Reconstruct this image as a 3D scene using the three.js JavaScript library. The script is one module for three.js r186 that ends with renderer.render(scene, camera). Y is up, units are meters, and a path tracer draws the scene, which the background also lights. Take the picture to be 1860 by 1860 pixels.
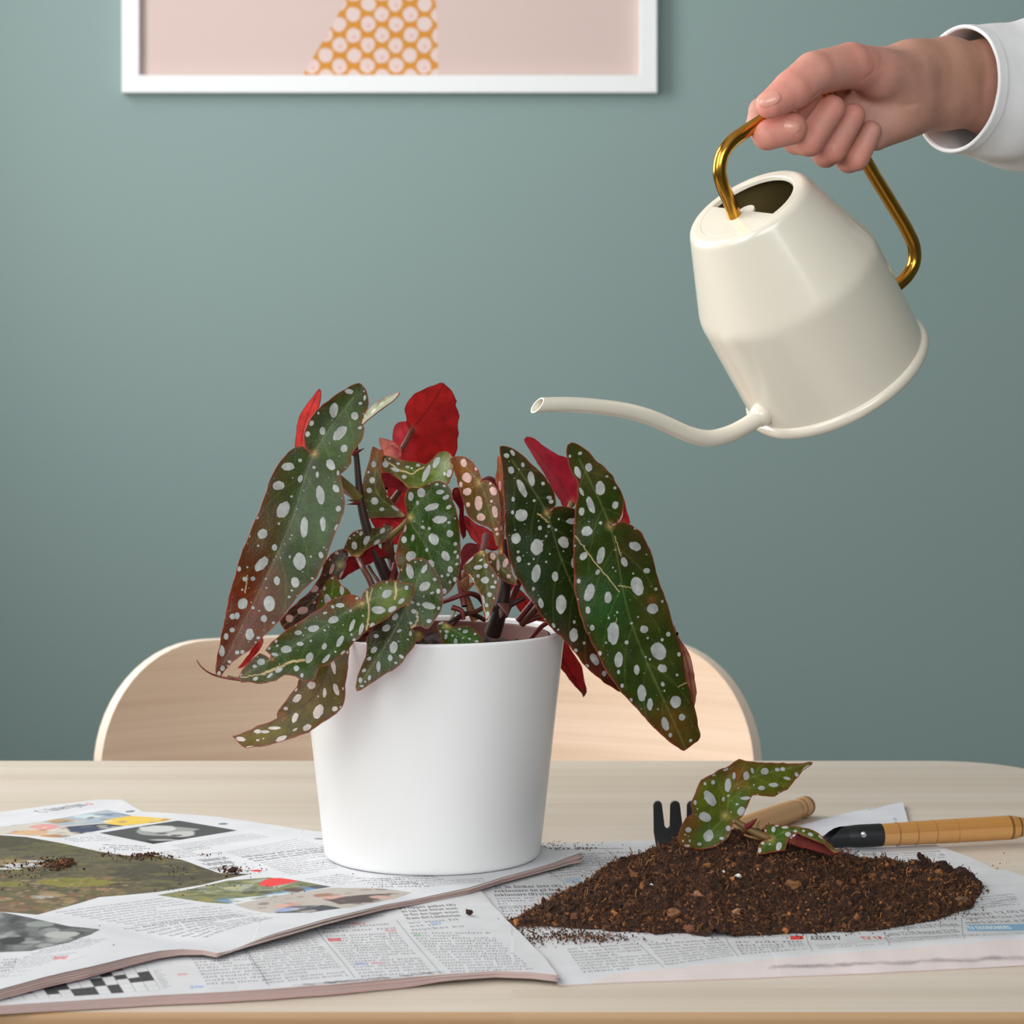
import * as THREE from 'three';
import { mergeGeometries, mergeVertices, toCreasedNormals } from 'three/addons/utils/BufferGeometryUtils.js';
import { RoundedBoxGeometry } from 'three/addons/geometries/RoundedBoxGeometry.js';
import { RectAreaLightUniformsLib } from 'three/addons/lights/RectAreaLightUniformsLib.js';

// ------------------------------------------------------------------ camera, light, exposure
const F = 4600, HY = 625, CAMY = 1.0787, T = 0.74;            // focal length and horizon in pixels of 1860 x 1860, eye height, table height
const camera = new THREE.PerspectiveCamera(2 * Math.atan(930 / F) * 180 / Math.PI, 1, 0.05, 30);
camera.position.set(0, CAMY, 0);
camera.setViewOffset(1860, 1860, 0, 930 - HY, 1860, 1860);
camera.focus = 1.585; camera.userData.fStop = 15;
const scene = new THREE.Scene();
scene.background = new THREE.Color(0.55, 0.6, 0.65);
const renderer = new THREE.WebGLRenderer({ antialias: true });
renderer.toneMapping = THREE.LinearToneMapping;
renderer.toneMappingExposure = 1.1;
renderer.shadowMap.enabled = true;
RectAreaLightUniformsLib.init();
const ROOM = { x0: -0.97, x1: 4.2, z0: -3.1, z1: 0.7, h: 2.75 };
// unseen windows, two left and one behind the camera; last two added as fill
const UNSEEN_WIN = [
  { c: [ROOM.x0, 1.68, -2.12], w: 0.85, h: 1.15, face: [1, 0, 0], power: 6.1, tint: [1, 0.985, 0.97] },
  { c: [ROOM.x0, 1.72, -0.35], w: 1.3, h: 1.3, face: [1, 0, 0], power: 2.5, tint: [1, 0.99, 0.98] },  // added fill for the front of the pot
  { c: [0.15, 1.72, ROOM.z1], w: 1.5, h: 1.2, face: [0, 0, -1], power: 3.0, tint: [0.96, 0.99, 1.03] },  // added fill from behind the camera, for the right of the pot
];
for (const w of UNSEEN_WIN) {
  const l = new THREE.RectAreaLight(new THREE.Color(...w.tint), w.power, w.w, w.h);
  l.position.set(w.c[0] + w.face[0] * 0.02, w.c[1], w.c[2] + w.face[2] * 0.02);
  l.lookAt(l.position.x + w.face[0], l.position.y, l.position.z + w.face[2]);
  l.name = 'unseen_window_light'; scene.add(l);  // area light set just inside each unseen window
}

// ------------------------------------------------------------------ helpers
const V3 = (x, y, z) => new THREE.Vector3(x, y, z);
const at = (px, py, d) => V3((px - 930) / F * d, CAMY - (py - HY) / F * d, -d);       // a point seen at that pixel, d metres away
const ray = (px, py) => V3((px - 930) / F, -(py - HY) / F, -1);
const EYE = V3(0, CAMY, 0);
let seed = 7;
const rnd = () => { seed = (seed + 0x6d2b79f5) | 0; let t = Math.imul(seed ^ (seed >>> 15), 1 | seed); t = (t + Math.imul(t ^ (t >>> 7), 61 | t)) ^ t; return ((t ^ (t >>> 14)) >>> 0) / 4294967296; };
const rr = (a, b) => a + (b - a) * rnd();
const lerp = (a, b, t) => a + (b - a) * t, clamp = (x, a, b) => Math.min(b, Math.max(a, x));
const smooth = (a, b, x) => { const t = clamp((x - a) / (b - a), 0, 1); return t * t * (3 - 2 * t); };
const hash = (x, y, z) => { let h = Math.imul(x, 374761393) + Math.imul(y, 668265263) + Math.imul(z, 1442695041); h = Math.imul(h ^ (h >>> 13), 1274126177); return ((h ^ (h >>> 16)) >>> 0) / 4294967296; };
function noise(x, y, z = 0) {
  const i = Math.floor(x), j = Math.floor(y), k = Math.floor(z); let u = x - i, v = y - j, w = z - k;
  u = u * u * (3 - 2 * u); v = v * v * (3 - 2 * v); w = w * w * (3 - 2 * w);
  const l = (c) => lerp(lerp(hash(i, j, c), hash(i + 1, j, c), u), lerp(hash(i, j + 1, c), hash(i + 1, j + 1, c), u), v);
  return lerp(l(k), l(k + 1), w) * 2 - 1;
}
const fbm = (x, y, z = 0, n = 4) => { let s = 0, a = 1, t = 0; for (let i = 0; i < n; i++) { s += a * noise(x, y, z + i * 17.3); t += a; a *= 0.5; x *= 2.03; y *= 2.03; z *= 2.03; } return s / t; };
const used = {};
function numbered(name) { const n = used[name] = (used[name] ?? -1) + 1; return n ? name + '_' + String(n).padStart(3, '0') : name; }
function tag(o, label, category, group) { o.userData.label = label; if (category) o.userData.category = category; if (group) o.userData.group = group; return o; }
function thing(name, label, category, pos = V3(0, 0, 0), group) {
  const g = new THREE.Group(); g.name = numbered(name); g.position.copy(pos); scene.add(g);
  return tag(g, label, category, group);
}
// a mesh from geometry in world axes, put under a parent whose origin is moved only
function part(name, geo, mat, parent, label) {
  const m = new THREE.Mesh(geo, mat); m.name = name; m.castShadow = m.receiveShadow = true;
  if (parent) {
    const off = V3(0, 0, 0); for (let p = parent; p && p !== scene; p = p.parent) off.add(p.position);
    if (!parent.userData.local) geo.translate(-off.x, -off.y, -off.z);
    parent.add(m);
  } else { m.name = numbered(name); scene.add(m); }
  if (label) m.userData.label = label;
  return m;
}
function struct(name, geo, mat) { const m = part(name, geo, mat, null); m.userData.kind = 'structure'; return m; }
const box = (x0, x1, y0, y1, z0, z1) => new THREE.BoxGeometry(x1 - x0, y1 - y0, z1 - z0).translate((x0 + x1) / 2, (y0 + y1) / 2, (z0 + z1) / 2);
const css = (r, g, b) => new THREE.Color().setRGB(r / 255, g / 255, b / 255, THREE.SRGBColorSpace);
const std = (r, g, b, rough = 0.6, more = {}) => new THREE.MeshStandardMaterial({ color: css(r, g, b), roughness: rough, ...more });
const phys = (r, g, b, rough = 0.6, more = {}) => new THREE.MeshPhysicalMaterial({ color: css(r, g, b), roughness: rough, ...more });
function canvas(w, h) { const c = document.createElement('canvas'); c.width = w; c.height = h; return c; }
function colorTex(c) { const t = new THREE.CanvasTexture(c); t.colorSpace = THREE.SRGBColorSpace; t.wrapS = t.wrapT = THREE.RepeatWrapping; return t; }
function pixelTex(w, h, f, srgb = true) {          // f(x, y) -> [r, g, b] in 0..255
  const d = new Uint8Array(w * h * 4);
  for (let y = 0, i = 0; y < h; y++) for (let x = 0; x < w; x++, i += 4) { const c = f(x, y); d[i] = clamp(c[0], 0, 255); d[i + 1] = clamp(c[1], 0, 255); d[i + 2] = clamp(c[2], 0, 255); d[i + 3] = 255; }
  const t = new THREE.DataTexture(d, w, h); t.magFilter = t.minFilter = THREE.LinearFilter; t.wrapS = t.wrapT = THREE.RepeatWrapping;
  if (srgb) t.colorSpace = THREE.SRGBColorSpace; t.needsUpdate = true; return t;
}
const withRepeat = (t, sx, sy, ox = 0, oy = 0) => { const c = t.clone(); c.repeat.set(sx, sy); c.offset.set(ox, oy); c.needsUpdate = true; return c; };
function tube(points, radius, seg = 40, sides = 10, closed = false, caps = true) {   // radius: number or f(t)
  const curve = new THREE.CatmullRomCurve3(points, closed, 'centripetal'), g = new THREE.TubeGeometry(curve, seg, 1, sides, closed);
  const p = g.attributes.position, n = g.attributes.normal, cs = curve.getSpacedPoints(seg);
  for (let i = 0; i <= seg; i++) { const r = typeof radius === 'function' ? radius(i / seg) : radius;
    for (let j = 0; j <= sides; j++) { const k = i * (sides + 1) + j; p.setXYZ(k, cs[i].x + n.getX(k) * r, cs[i].y + n.getY(k) * r, cs[i].z + n.getZ(k) * r); } }
  if (!caps || closed) return g;
  const out = [g.toNonIndexed()];
  for (const e of [0, seg]) {
    const pos = [], nor = [], uv = [], c = cs[e], dir = curve.getTangentAt(e / seg).multiplyScalar(e ? 1 : -1);
    for (let j = 0; j < sides; j++) {
      const a = e * (sides + 1) + j, b = a + 1, q = e ? [a, b] : [b, a];
      pos.push(c.x, c.y, c.z); for (const k of q) pos.push(p.getX(k), p.getY(k), p.getZ(k));
      for (let k = 0; k < 3; k++) { nor.push(dir.x, dir.y, dir.z); uv.push(0, 0); }
    }
    const cg = new THREE.BufferGeometry();
    cg.setAttribute('position', new THREE.Float32BufferAttribute(pos, 3)); cg.setAttribute('normal', new THREE.Float32BufferAttribute(nor, 3)); cg.setAttribute('uv', new THREE.Float32BufferAttribute(uv, 2));
    out.push(cg);
  }
  return mergeGeometries(out);
}
const lathe = (pts, seg = 96) => new THREE.LatheGeometry(pts.map((p) => new THREE.Vector2(p[0], p[1])), seg);
// lathe profile with rounded corners: [r, y, fillet]
function rounded(pts, n = 6) {
  const out = [];
  pts.forEach((p, i) => {
    const f = p[2] || 0, a = pts[i - 1], b = pts[i + 1];
    if (!f || !a || !b) { out.push([p[0], p[1]]); return; }
    const A = [a[0] - p[0], a[1] - p[1]], B = [b[0] - p[0], b[1] - p[1]], la = Math.hypot(...A), lb = Math.hypot(...B), fa = Math.min(f, la * 0.49), fb = Math.min(f, lb * 0.49);
    const s = [p[0] + A[0] / la * fa, p[1] + A[1] / la * fa], e = [p[0] + B[0] / lb * fb, p[1] + B[1] / lb * fb];
    const ga = Math.min(0.0012, (la - fa) * 0.3), gb = Math.min(0.0012, (lb - fb) * 0.3);
    out.push([s[0] + A[0] / la * ga, s[1] + A[1] / la * ga]);
    for (let k = 0; k <= n; k++) { const t = k / n, q = (1 - t) * (1 - t), w = 2 * t * (1 - t), z = t * t; out.push([q * s[0] + w * p[0] + z * e[0], q * s[1] + w * p[1] + z * e[1]]); }
    out.push([e[0] + B[0] / lb * gb, e[1] + B[1] / lb * gb]);
  });
  return out;
}

// -------- sheets: an outline in (u, v) filled with an even triangle net, laid on a curved surface, with thickness
function inside(poly, x, y) { let c = false; for (let i = 0, j = poly.length - 1; i < poly.length; j = i++) { const a = poly[i], b = poly[j]; if ((a[1] > y) !== (b[1] > y) && x < (b[0] - a[0]) * (y - a[1]) / (b[1] - a[1]) + a[0]) c = !c; } return c; }
function segDist(x, y, a, b) { const dx = b[0] - a[0], dy = b[1] - a[1], t = clamp(((x - a[0]) * dx + (y - a[1]) * dy) / (dx * dx + dy * dy || 1), 0, 1); return Math.hypot(x - a[0] - t * dx, y - a[1] - t * dy); }
function polyDist(poly, x, y) { let m = 1e9; for (let i = 0, j = poly.length - 1; i < poly.length; j = i++) m = Math.min(m, segDist(x, y, poly[j], poly[i])); return m; }
function spline(pts, step, sharp) {       // closed smooth outline through the points, about one point per step
  const out = [], n = pts.length;
  for (let i = 0; i < n; i++) {
    const p0 = pts[(i + n - 1) % n], p1 = pts[i], p2 = pts[(i + 1) % n], p3 = pts[(i + 2) % n], L = Math.hypot(p2[0] - p1[0], p2[1] - p1[1]), k = Math.max(1, Math.round(L / step));
    for (let s = 0; s < k; s++) {
      const t = s / k, t2 = t * t, t3 = t2 * t, c = sharp ? 0 : 0.5;
      const f = (q) => { const m1 = c * (p2[q] - p0[q]) * Math.min(1, 2 * L / (Math.hypot(p2[0] - p0[0], p2[1] - p0[1]) + 1e-9)), m2 = c * (p3[q] - p1[q]) * Math.min(1, 2 * L / (Math.hypot(p3[0] - p1[0], p3[1] - p1[1]) + 1e-9)); return (2 * t3 - 3 * t2 + 1) * p1[q] + (t3 - 2 * t2 + t) * m1 + (-2 * t3 + 3 * t2) * p2[q] + (t3 - t2) * m2; };
      out.push(sharp ? [lerp(p1[0], p2[0], t), lerp(p1[1], p2[1], t)] : [f(0), f(1)]);
    }
  }
  return out;
}
function delaunay(P) {
  let x0 = 1e9, x1 = -1e9, y0 = 1e9, y1 = -1e9; for (const p of P) { x0 = Math.min(x0, p[0]); x1 = Math.max(x1, p[0]); y0 = Math.min(y0, p[1]); y1 = Math.max(y1, p[1]); }
  const d = Math.max(x1 - x0, y1 - y0) * 20, n = P.length, Q = P.concat([[x0 - d, y0 - d], [x1 + d, y0 - d], [(x0 + x1) / 2, y1 + d]]);
  const circ = (a, b, c) => { const A = Q[a], B = Q[b], C = Q[c], bx = B[0] - A[0], by = B[1] - A[1], cx = C[0] - A[0], cy = C[1] - A[1], D = 2 * (bx * cy - by * cx) || 1e-20, b2 = bx * bx + by * by, c2 = cx * cx + cy * cy, ux = (cy * b2 - by * c2) / D, uy = (bx * c2 - cx * b2) / D; return { a, b, c, x: A[0] + ux, y: A[1] + uy, r: ux * ux + uy * uy }; };
  const order = P.map((_, i) => i).sort((i, j) => P[i][0] - P[j][0]);
  let open = [circ(n, n + 1, n + 2)]; const done = [];
  for (const i of order) {
    const p = P[i], edges = new Map(), keep = [];
    for (const t of open) {
      const dx = p[0] - t.x;
      if (dx > 0 && dx * dx > t.r) { done.push(t); continue; }
      const dy = p[1] - t.y;
      if (dx * dx + dy * dy - t.r > 1e-14) { keep.push(t); continue; }
      for (const [e, f] of [[t.a, t.b], [t.b, t.c], [t.c, t.a]]) { const k = e < f ? e * 100000 + f : f * 100000 + e; edges.has(k) ? edges.set(k, null) : edges.set(k, [e, f]); }
    }
    for (const e of edges.values()) if (e) keep.push(circ(e[0], e[1], i));
    open = keep;
  }
  return done.concat(open).filter((t) => t.a < n && t.b < n && t.c < n).map((t) => { const A = P[t.a], B = P[t.b], C = P[t.c]; return (B[0] - A[0]) * (C[1] - A[1]) - (B[1] - A[1]) * (C[0] - A[0]) > 0 ? [t.a, t.b, t.c] : [t.a, t.c, t.b]; });
}
// outline: closed dense polygon in (u, v); map(u, v, w): point w above the surface. Groups: 0 upper face, 1 lower face, 2 rim. uv in metres.
function sheet(outline, step, map, thick) {
  let area = 0; outline.forEach((p, i) => { const q = outline[(i + 1) % outline.length]; area += p[0] * q[1] - q[0] * p[1]; });
  const rim = area < 0 ? outline.slice().reverse() : outline.slice(), P = rim.map((p) => [p[0], p[1]]);
  let x0 = 1e9, x1 = -1e9, y0 = 1e9, y1 = -1e9; for (const p of P) { x0 = Math.min(x0, p[0]); x1 = Math.max(x1, p[0]); y0 = Math.min(y0, p[1]); y1 = Math.max(y1, p[1]); }
  for (let y = y0, row = 0; y < y1; y += step * 0.87, row++) for (let x = x0 + (row % 2) * step / 2; x < x1; x += step) {
    const qx = x + (hash(row, Math.round(x * 1e5), 3) - 0.5) * step * 0.15, qy = y + (hash(row, Math.round(x * 1e5), 5) - 0.5) * step * 0.15;
    if (inside(rim, qx, qy) && polyDist(rim, qx, qy) > step * 0.45) P.push([qx, qy]);
  }
  const tri = delaunay(P).filter((t) => inside(rim, (P[t[0]][0] + P[t[1]][0] + P[t[2]][0]) / 3, (P[t[0]][1] + P[t[1]][1] + P[t[2]][1]) / 3));
  const n = P.length, m = rim.length, pos = [], uv = [], idx = [];
  for (const w of [0, -thick]) for (const p of P) { const q = map(p[0], p[1], w); pos.push(q.x, q.y, q.z); uv.push(p[0], p[1]); }
  for (const w of [0, -thick]) for (const p of rim) { const q = map(p[0], p[1], w); pos.push(q.x, q.y, q.z); uv.push(p[0], p[1]); }
  for (const t of tri) idx.push(...t); const a = idx.length;
  for (const t of tri) idx.push(t[0] + n, t[2] + n, t[1] + n); const b = idx.length;
  for (let i = 0; i < m; i++) { const j = (i + 1) % m, o = 2 * n; idx.push(o + i, o + m + i, o + j, o + j, o + m + i, o + m + j); }
  const g = new THREE.BufferGeometry();
  g.setAttribute('position', new THREE.Float32BufferAttribute(pos, 3)); g.setAttribute('uv', new THREE.Float32BufferAttribute(uv, 2)); g.setIndex(idx);
  g.addGroup(0, a, 0); g.addGroup(a, b - a, 1); g.addGroup(b, idx.length - b, 2); g.computeVertexNormals();
  return g;
}
// a curved surface in space: frame plus height; uvOf(px, py) finds where the sight line through a pixel meets it
function surface(O, U, V, N, h) {
  const map = (u, v, w = 0) => O.clone().addScaledVector(U, u).addScaledVector(V, v).addScaledVector(N, h(u, v) + w);
  const uvOf = (px, py) => {
    const d = ray(px, py); let u = 0, v = 0, hh = 0;
    for (let k = 0; k < 30; k++) {
      const t = O.clone().addScaledVector(N, hh).sub(EYE).dot(N) / d.dot(N), p = EYE.clone().addScaledVector(d, t).sub(O);
      u = p.dot(U); v = p.dot(V); const nh = h(u, v); if (Math.abs(nh - hh) < 1e-6) break; hh = lerp(hh, nh, 0.7);
    }
    return [u, v];
  };
  return { map, uvOf };
}
const pairs = (a) => { const o = []; for (let i = 0; i < a.length; i += 2) o.push([a[i], a[i + 1]]); return o; };
const crop = (z) => (p) => [z[0] + p[0] / z[2], z[1] + p[1] / z[2]];

// ------------------------------------------------------------------ the room
const M = {};
{
  const plaster = pixelTex(256, 256, (x, y) => { const n = 128 + 40 * fbm(x / 6, y / 6, 1, 3); return [n, n, n]; }, false); plaster.repeat.set(5, 5);
  M.wall = std(135, 157, 155, 0.62, { bumpMap: plaster, bumpScale: 0.0003 });
  M.wallWhite = std(150, 160, 156, 0.8); M.ceiling = std(178, 178, 176, 0.9);
  M.trim = std(232, 231, 227, 0.45);
  const boards = pixelTex(512, 512, (x, y) => { const b = Math.floor(y / 64), n = fbm(x / 90 + b * 13, y / 5, b, 4) * 22, k = hash(b, 2, 9) * 24, j = y % 64 < 2 ? -60 : 0; return [120 + n + k + j, 112 + n + k + j, 104 + n + k + j]; });
  M.floor = std(255, 255, 255, 0.5, { map: boards });
  const { x0, x1, z0, z1, h } = ROOM, t = 0.16;
  struct('floor', box(x0 - t, x1 + t, -0.12, 0, z0 - t, z1 + t), M.floor);
  struct('ceiling', box(x0 - t, x1 + t, h, h + 0.12, z0 - t, z1 + t), M.ceiling);
  struct('wall_back', box(x0 - t, x1 + t, 0, h, z0 - t, z0), M.wall);
  struct('wall_right', box(x1, x1 + t, 0, h, z0, z1), M.wall);
  const holed = (a0, a1, ...wins) => {          // a wall with an opening, from a shape in (along, up)
    const s = new THREE.Shape([[a0, 0], [a1, 0], [a1, h], [a0, h]].map((p) => new THREE.Vector2(...p)));
    for (const [w, ca] of wins) s.holes.push(new THREE.Path([[ca - w.w / 2, w.c[1] - w.h / 2], [ca - w.w / 2, w.c[1] + w.h / 2], [ca + w.w / 2, w.c[1] + w.h / 2], [ca + w.w / 2, w.c[1] - w.h / 2]].map((p) => new THREE.Vector2(...p))));
    return new THREE.ExtrudeGeometry(s, { depth: t, bevelEnabled: false });
  };
  struct('wall_left', holed(z0, z1, [UNSEEN_WIN[0], UNSEEN_WIN[0].c[2]], [UNSEEN_WIN[1], UNSEEN_WIN[1].c[2]]).rotateY(-Math.PI / 2).translate(x0, 0, 0), M.wallWhite);
  struct('wall_front', holed(x0 - t, x1 + t, [UNSEEN_WIN[2], UNSEEN_WIN[2].c[0]]).translate(0, 0, z1), M.wallWhite);
  struct('baseboard_back', box(x0, x1, 0, 0.08, z0, z0 + 0.014), M.trim);
  const pane = new THREE.MeshStandardMaterial({ color: css(235, 238, 240), roughness: 0.2, emissive: new THREE.Color(1, 0.99, 0.97), emissiveIntensity: 1.2 });  // panes of the unseen windows, made to glow
  UNSEEN_WIN.forEach((w, i) => {  // all out of view; second and third added for fill light
    const g = new THREE.Group(); g.name = 'window_' + (i + 1); g.userData.kind = 'structure'; g.userData.local = true; scene.add(g);
    g.position.set(w.c[0] - w.face[0] * 0.08, w.c[1], w.c[2] - w.face[2] * 0.08); g.rotation.y = Math.atan2(w.face[0], w.face[2]);
    const b = 0.05, W = w.w / 2, H = w.h / 2, f = [box(-W, W, -H, -H + b, -0.03, 0.03), box(-W, W, H - b, H, -0.03, 0.03), box(-W, -W + b, -H + b, H - b, -0.03, 0.03), box(W - b, W, -H + b, H - b, -0.03, 0.03), box(-0.02, 0.02, -H + b, H - b, -0.025, 0.025)];
    part('unseen_window_frame', mergeGeometries(f), M.trim, g);
    for (const s of [-1, 1]) part('unseen_window_pane', box(s < 0 ? -W + b : 0.02, s < 0 ? -0.02 : W - b, -H + b, H - b, -0.006, 0.0), pane, g);
  });
}

// ------------------------------------------------------------------ pale wood
function woodTex(w, h, wm, hm, tone, amount, bands, k = 0) {       // grain runs along x
  return pixelTex(w, h, (x, y) => {
    const X = x / w * wm, Y = y / h * hm, b = bands ? Math.floor((Y + 0.004 * noise(X * 2, 7)) / bands) : 0;
    const wav = 0.012 * fbm(X * 1.6 + b * 5.1, Y * 9, 3 + k, 3), a = fbm(X * 1.3 + b * 3.7, (Y + wav) * 130, 1 + k, 4), c = fbm(X * 9, (Y + wav) * 700, 2 + k, 2), g = fbm(X * 0.9 + b, (Y + wav) * 34, 5 + k, 3), tb = bands ? (hash(b, 4, k) - 0.5) * 13 : 0;
    const s = (a * 0.9 + c * 0.5 + g * 1.1) * amount + tb;
    return [tone[0] + s, tone[1] + s * 1.15, tone[2] + s * 1.35];
  });
}
{
  const tex = woodTex(2048, 1024, 1.5, 0.8, [217, 204, 189], 8, 0.098);
  tex.repeat.set(1 / 1.5, 1 / 0.8);
  M.table = std(255, 255, 255, 0.42, { map: tex });
  const side = woodTex(512, 64, 1.5, 0.1, [182, 144, 104], 11, 0, 9); side.repeat.set(1 / 1.5, 10);
  M.tableEdge = std(255, 255, 255, 0.5, { map: side });
  const dFront = 1.281, dBack = 2.061, xr = 0.423, xl = -0.9, r = 0.082, th = 0.026, f = 0.003;
  const t = thing('dining_table', 'pale birch dining table with rounded corners holding the pot, newspapers and soil', 'table', V3(-0.24, 0, -1.67));
  const s = new THREE.Shape(), X0 = xl + f, X1 = xr - f, Y0 = dFront + f, Y1 = dBack - f, q = r - f;
  s.moveTo(X0 + q, Y0); s.lineTo(X1 - q, Y0); s.absarc(X1 - q, Y0 + q, q, -Math.PI / 2, 0); s.lineTo(X1, Y1 - q); s.absarc(X1 - q, Y1 - q, q, 0, Math.PI / 2); s.lineTo(X0 + q, Y1); s.absarc(X0 + q, Y1 - q, q, Math.PI / 2, Math.PI); s.lineTo(X0, Y0 + q); s.absarc(X0 + q, Y0 + q, q, Math.PI, 1.5 * Math.PI);
  const top = new THREE.ExtrudeGeometry(s, { depth: th - 2 * f, bevelThickness: f, bevelSize: f, bevelSegments: 4, curveSegments: 20 });
  top.rotateX(-Math.PI / 2).translate(0, T - th + f, 0);
  part('tabletop', top, [M.table, M.tableEdge], t);
  const apr = [box(xl + 0.12, xr - 0.12, T - th - 0.075, T - th, -dFront - 0.115, -dFront - 0.095), box(xl + 0.12, xr - 0.12, T - th - 0.075, T - th, -dBack + 0.095, -dBack + 0.115), box(xl + 0.1, xl + 0.12, T - th - 0.075, T - th, -dBack + 0.1, -dFront - 0.1), box(xr - 0.12, xr - 0.1, T - th - 0.075, T - th, -dBack + 0.1, -dFront - 0.1)];
  part('apron', mergeGeometries(apr), M.tableEdge, t);
  for (const x of [xl + 0.085, xr - 0.085]) for (const z of [-dFront - 0.085, -dBack + 0.085]) part('leg', new THREE.CylinderGeometry(0.026, 0.019, T - th, 24).translate(x, (T - th) / 2, z), M.tableEdge, t);
}

// ------------------------------------------------------------------ chair behind the table: a bent plywood shell
{
  const tex = woodTex(1024, 512, 0.6, 0.4, [246, 217, 190], 11, 0, 21); tex.repeat.set(1 / 0.6, 1 / 0.4);
  M.ply = std(255, 255, 255, 0.5, { map: tex }); M.plyEdge = std(246, 226, 208, 0.55);
  const cx = (776 - 930) / F * 2.23, R = 0.42, zb = -2.34, half = 0.318, y0 = 0.6, y1 = CAMY - (1157 - HY) / F * 2.34;
  const t = thing('dining_chair', 'pale birch plywood chair with rounded curved backrest standing behind the table', 'chair', V3(cx, 0, -2.1));
  const rc = 0.105;
  const path = []; for (const [px, py, a0] of [[half - rc, y1 - rc, 0], [-half + rc, y1 - rc, Math.PI / 2]]) for (let k = 0; k <= 14; k++) path.push([px + rc * Math.cos(a0 + k / 28 * Math.PI), py + rc * Math.sin(a0 + k / 28 * Math.PI)]);
  path.push([-half + 0.02, y0], [half - 0.02, y0]);
  const lean = (y) => (y - y0) * -0.12;
  const g = sheet(spline(path, 0.012, true), 0.02, (u, v, w) => { const a = u / R; return V3(cx + Math.sin(a) * (R - w), v, zb + R - Math.cos(a) * (R - w) + lean(v)); }, 0.012);
  part('backrest', g, [M.ply, M.ply, M.plyEdge], t);
  const seat = new THREE.Shape(), q = 0.06, W = 0.22; seat.moveTo(-W + q, -0.21); seat.lineTo(W - q, -0.21); seat.absarc(W - q, -0.21 + q, q, -Math.PI / 2, 0); seat.lineTo(W - 0.02, 0.2); seat.lineTo(-W + 0.02, 0.2); seat.lineTo(-W, -0.21 + q); seat.absarc(-W + q, -0.21 + q, q, Math.PI, 1.5 * Math.PI);
  part('seat', new THREE.ExtrudeGeometry(seat, { depth: 0.012, bevelThickness: 0.003, bevelSize: 0.003, bevelSegments: 3 }).rotateX(-Math.PI / 2).translate(cx, 0.445, -2.1), [M.ply, M.plyEdge], t);
  for (const sx of [-1, 1]) {
    part('leg', tube([V3(cx + sx * 0.18, 0.446, -1.94), V3(cx + sx * 0.205, 0, -1.9)], 0.014, 4, 14), M.plyEdge, t);
    part('leg', tube([V3(cx + sx * 0.16, 0.446, -2.26), V3(cx + sx * 0.19, 0, -2.36)], 0.014, 4, 14), M.plyEdge, t);
    part('back_post', tube([V3(cx + sx * 0.12, 0.44, -2.26), V3(cx + sx * 0.12, 0.55, -2.315), V3(cx + sx * 0.12, 0.68, -2.352)], 0.011, 12, 12), M.plyEdge, t);
  }
}

// ------------------------------------------------------------------ framed print on the back wall
{
  const dF = -ROOM.z0 - 0.022, P = (px, py) => at(px, py, dF), a = P(220, 168), b = P(1194, 168), W = b.x - a.x, cx = (a.x + b.x) / 2, y0 = a.y, H = 0.86, fw = 0.0215, depth = 0.02;
  const t = thing('picture_frame', 'white framed pink print with an orange dotted shape hanging on the green wall', 'picture', V3(cx, y0, ROOM.z0));
  const s = new THREE.Shape([[-W / 2, 0], [W / 2, 0], [W / 2, H], [-W / 2, H]].map((p) => new THREE.Vector2(...p)));
  s.holes.push(new THREE.Path([[-W / 2 + fw, fw], [-W / 2 + fw, H - fw], [W / 2 - fw, H - fw], [W / 2 - fw, fw]].map((p) => new THREE.Vector2(...p))));
  const g = new THREE.ExtrudeGeometry(s, { depth: depth - 0.002, bevelThickness: 0.001, bevelSize: 0.001, bevelOffset: -0.001, bevelSegments: 2 }).translate(cx, y0, ROOM.z0 + 0.001);
  part('frame', g, std(236, 238, 240, 0.4), t);
  const c = canvas(1024, 1340), x = c.getContext('2d'), S = 1024 / (W - 2 * fw + 0.004);
  x.fillStyle = 'rgb(212,190,184)'; x.fillRect(0, 0, 1024, 1340);
  const toC = (px, py) => { const p = P(px, py); return [(p.x - (cx - W / 2 + fw - 0.002)) * S, 1340 - (p.y - (y0 + fw - 0.002)) * S]; };
  x.save(); x.beginPath();
  for (const p of [[543, 142], [575, 90], [605, 40], [632, -10], [660, -120], [690, -260], [770, -260], [786, -60], [793, 30], [796, 142]]) x.lineTo(...toC(...p));
  x.closePath(); x.fillStyle = 'rgb(206,138,48)'; x.fill(); x.clip();
  for (let j = -14; j < 16; j++) for (let i = -14; i < 16; i++) {
    const px = 641.5 + (i + j) * 25.6 + 1.6 * noise(i * 1.7, j, 4), py = 25.8 + (i - j) * 18.4 + 1.6 * noise(i, j * 1.7, 8), [qx, qy] = toC(px, py), rad = 13.6 / F * dF * S;
    x.beginPath(); for (let k = 0; k < 12; k++) { const an = k / 6 * Math.PI, q = rad * (1 + 0.09 * noise(k * 1.7, i * 3 + j)); x.lineTo(qx + q * Math.cos(an), qy + q * Math.sin(an)); }
    x.fillStyle = 'rgb(222,200,196)'; x.fill();
    if (hash(i, j, 2) > 0.35) { x.beginPath(); x.arc(qx + rad * 0.1, qy + rad * 0.2, rad * 0.24, 0, 7); x.fillStyle = 'rgba(221,160,150,0.75)'; x.fill(); }
  }
  x.restore();
  const pg = new THREE.BoxGeometry(W - 2 * fw + 0.004, H - 2 * fw + 0.004, 0.004).translate(cx, y0 + H / 2, ROOM.z0 + 0.006);
  part('print', pg, std(255, 255, 255, 0.75, { map: colorTex(c) }), t);
}

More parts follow.
